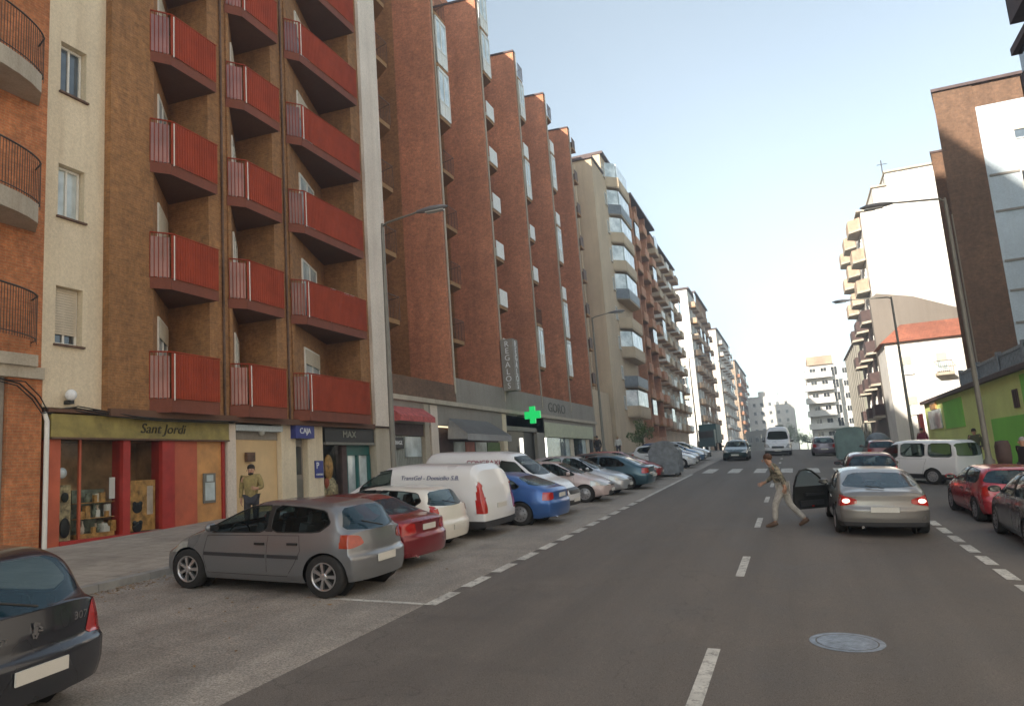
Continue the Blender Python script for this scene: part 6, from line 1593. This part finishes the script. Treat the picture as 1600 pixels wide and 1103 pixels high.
# pedestrian striding away from the open door
person(-.42, 18.25, 180, {'pelvis': (0, 0, .90), 'waist': (.05, 0, 1.04), 'chest': (.12, 0, 1.24), 'neck': (.20, 0, 1.39), 'head': (.26, 0, 1.50), 'crown': (.27, 0, 1.61),
    'hipl': (0, .09, .87), 'kneel': (.20, .10, .50), 'ankl': (.24, .10, .09), 'toel': (.40, .11, .04), 'hipr': (-.01, -.09, .87), 'kneer': (-.12, -.10, .47), 'ankr': (-.42, -.10, .12), 'toer': (-.30, -.11, .04),
    'shol': (.14, .18, 1.36), 'elbl': (.0, .23, 1.12), 'wril': (-.05, .22, .90), 'hanl': (-.04, .21, .82), 'shor': (.13, -.18, 1.36), 'elbr': (.20, -.24, 1.10), 'wrir': (.38, -.20, .98), 'hanr': (.45, -.18, .96)},
    'person in brown patterned jacket and pale grey trousers striding beside the open car door', M['check'], cl('pale_grey_trousers', (.36, .34, .31)), cl('tan_shoe', (.10, .06, .04)), hair_r, 1.72, ground=.01)
person(5.75, 24.2, 200, {}, 'grey-haired person in dark jacket on the right pavement behind the red hatchback', cl('black_jacket', (.025, .02, .02)), cl('dark_trousers', (.04, .04, .05)), M['black'], hair_g, 1.66, lod=2)
person(-12.3, 55.0, -90, {}, 'fair-haired person in white top on the far left pavement', cl('white_top', (.6, .58, .54)), cl('dark_trousers', (.04, .04, .05)), M['black'], hair_y, 1.66, lod=1, hairlen=1)
person(-12.6, 50.0, -90, {}, 'person in black on the far left pavement near the pale green fascia', cl('black_jacket', (.025, .02, .02)), cl('dark_trousers', (.04, .04, .05)), M['black'], hair_b, 1.75, lod=1)
person(6.6, 47.5, -90, {}, 'person in wine red jacket beyond the roof of the white glazed van', cl('wine_jacket', (.16, .02, .04)), cl('dark_trousers', (.04, .04, .05)), M['black'], hair_b, 1.75, lod=1)
person(7.1, 37.0, -90, {}, 'dark-haired person walking close to the green wall behind the white van', cl('olive_coat', (.07, .07, .04)), cl('dark_trousers', (.04, .04, .05)), M['black'], hair_b, 1.78, lod=1)
# ---------------------------------------------------------------- camera and light
cam = bpy.data.cameras.new('camera'); co = bpy.data.objects.new('camera', cam); COL.objects.link(co)
cam.sensor_width = 36; cam.lens = 1172.3/1600*36; cam.clip_start = .1; cam.clip_end = 4000
r0 = (0.93278577, 0.35301833, -0.07272391); r1 = (-0.12219579, 0.11991542, -0.98523524); r2 = (-0.33908538, 0.92789997, 0.15499275)
co.matrix_world = Matrix(((r0[0], -r1[0], -r2[0], 0), (r0[1], -r1[1], -r2[1], 0), (r0[2], -r1[2], -r2[2], 2.3), (0, 0, 0, 1)))
scene.camera = co
w = bpy.data.worlds.new('World'); scene.world = w; w.use_nodes = True
nt = w.node_tree; bg = nt.nodes['Background']; sky = nt.nodes.new('ShaderNodeTexSky'); sky.sky_type = 'NISHITA'
SUN_EL, SUN_AZ = 23.0, 202.0
sky.sun_disc = False; sky.sun_elevation = R(SUN_EL); sky.sun_rotation = R(SUN_AZ)
sky.altitude = 800; sky.air_density = 1.0; sky.dust_density = .7; sky.ozone_density = 1.2
hs = nt.nodes.new('ShaderNodeHueSaturation'); hs.inputs['Saturation'].default_value = .55
nt.links.new(sky.outputs[0], hs.inputs['Color']); tn = mixc(nt, 1.0, hs.outputs[0], (.94, 1, .95), 'MULTIPLY'); nt.links.new(tn, bg.inputs[0]); bg.inputs[1].default_value = .108
sun = bpy.data.lights.new('sun', 'SUN'); so = bpy.data.objects.new('sun', sun); COL.objects.link(so)
sun.energy = 5.0; sun.angle = R(.5); sun.color = (1, .93, .82)
d = Vector((math.sin(R(SUN_AZ))*math.cos(R(SUN_EL)), math.cos(R(SUN_AZ))*math.cos(R(SUN_EL)), math.sin(R(SUN_EL))))
so.rotation_euler = d.to_track_quat('Z', 'Y').to_euler()
scene.view_settings.view_transform = 'Standard'; scene.view_settings.look = 'None'; scene.view_settings.gamma = 1
scene.view_settings.exposure = 1.52

# thin daylight haze over the whole street, sky outside
k = MB(); k.box(-60, 60, -60, 330, -6, 60); hz = k.build('haze', None or plain('haze_air', (1, 1, 1)), kind='stuff')
hm = hz.data.materials[0]; hn = hm.node_tree; hn.nodes.clear(); ho = hn.nodes.new('ShaderNodeOutputMaterial'); hv = hn.nodes.new('ShaderNodeVolumePrincipled')
hv.inputs['Color'].default_value = (.93, .95, 1, 1); hv.inputs['Density'].default_value = .0024; hv.inputs['Anisotropy'].default_value = .3
hn.links.new(hv.outputs[0], ho.inputs['Volume'])
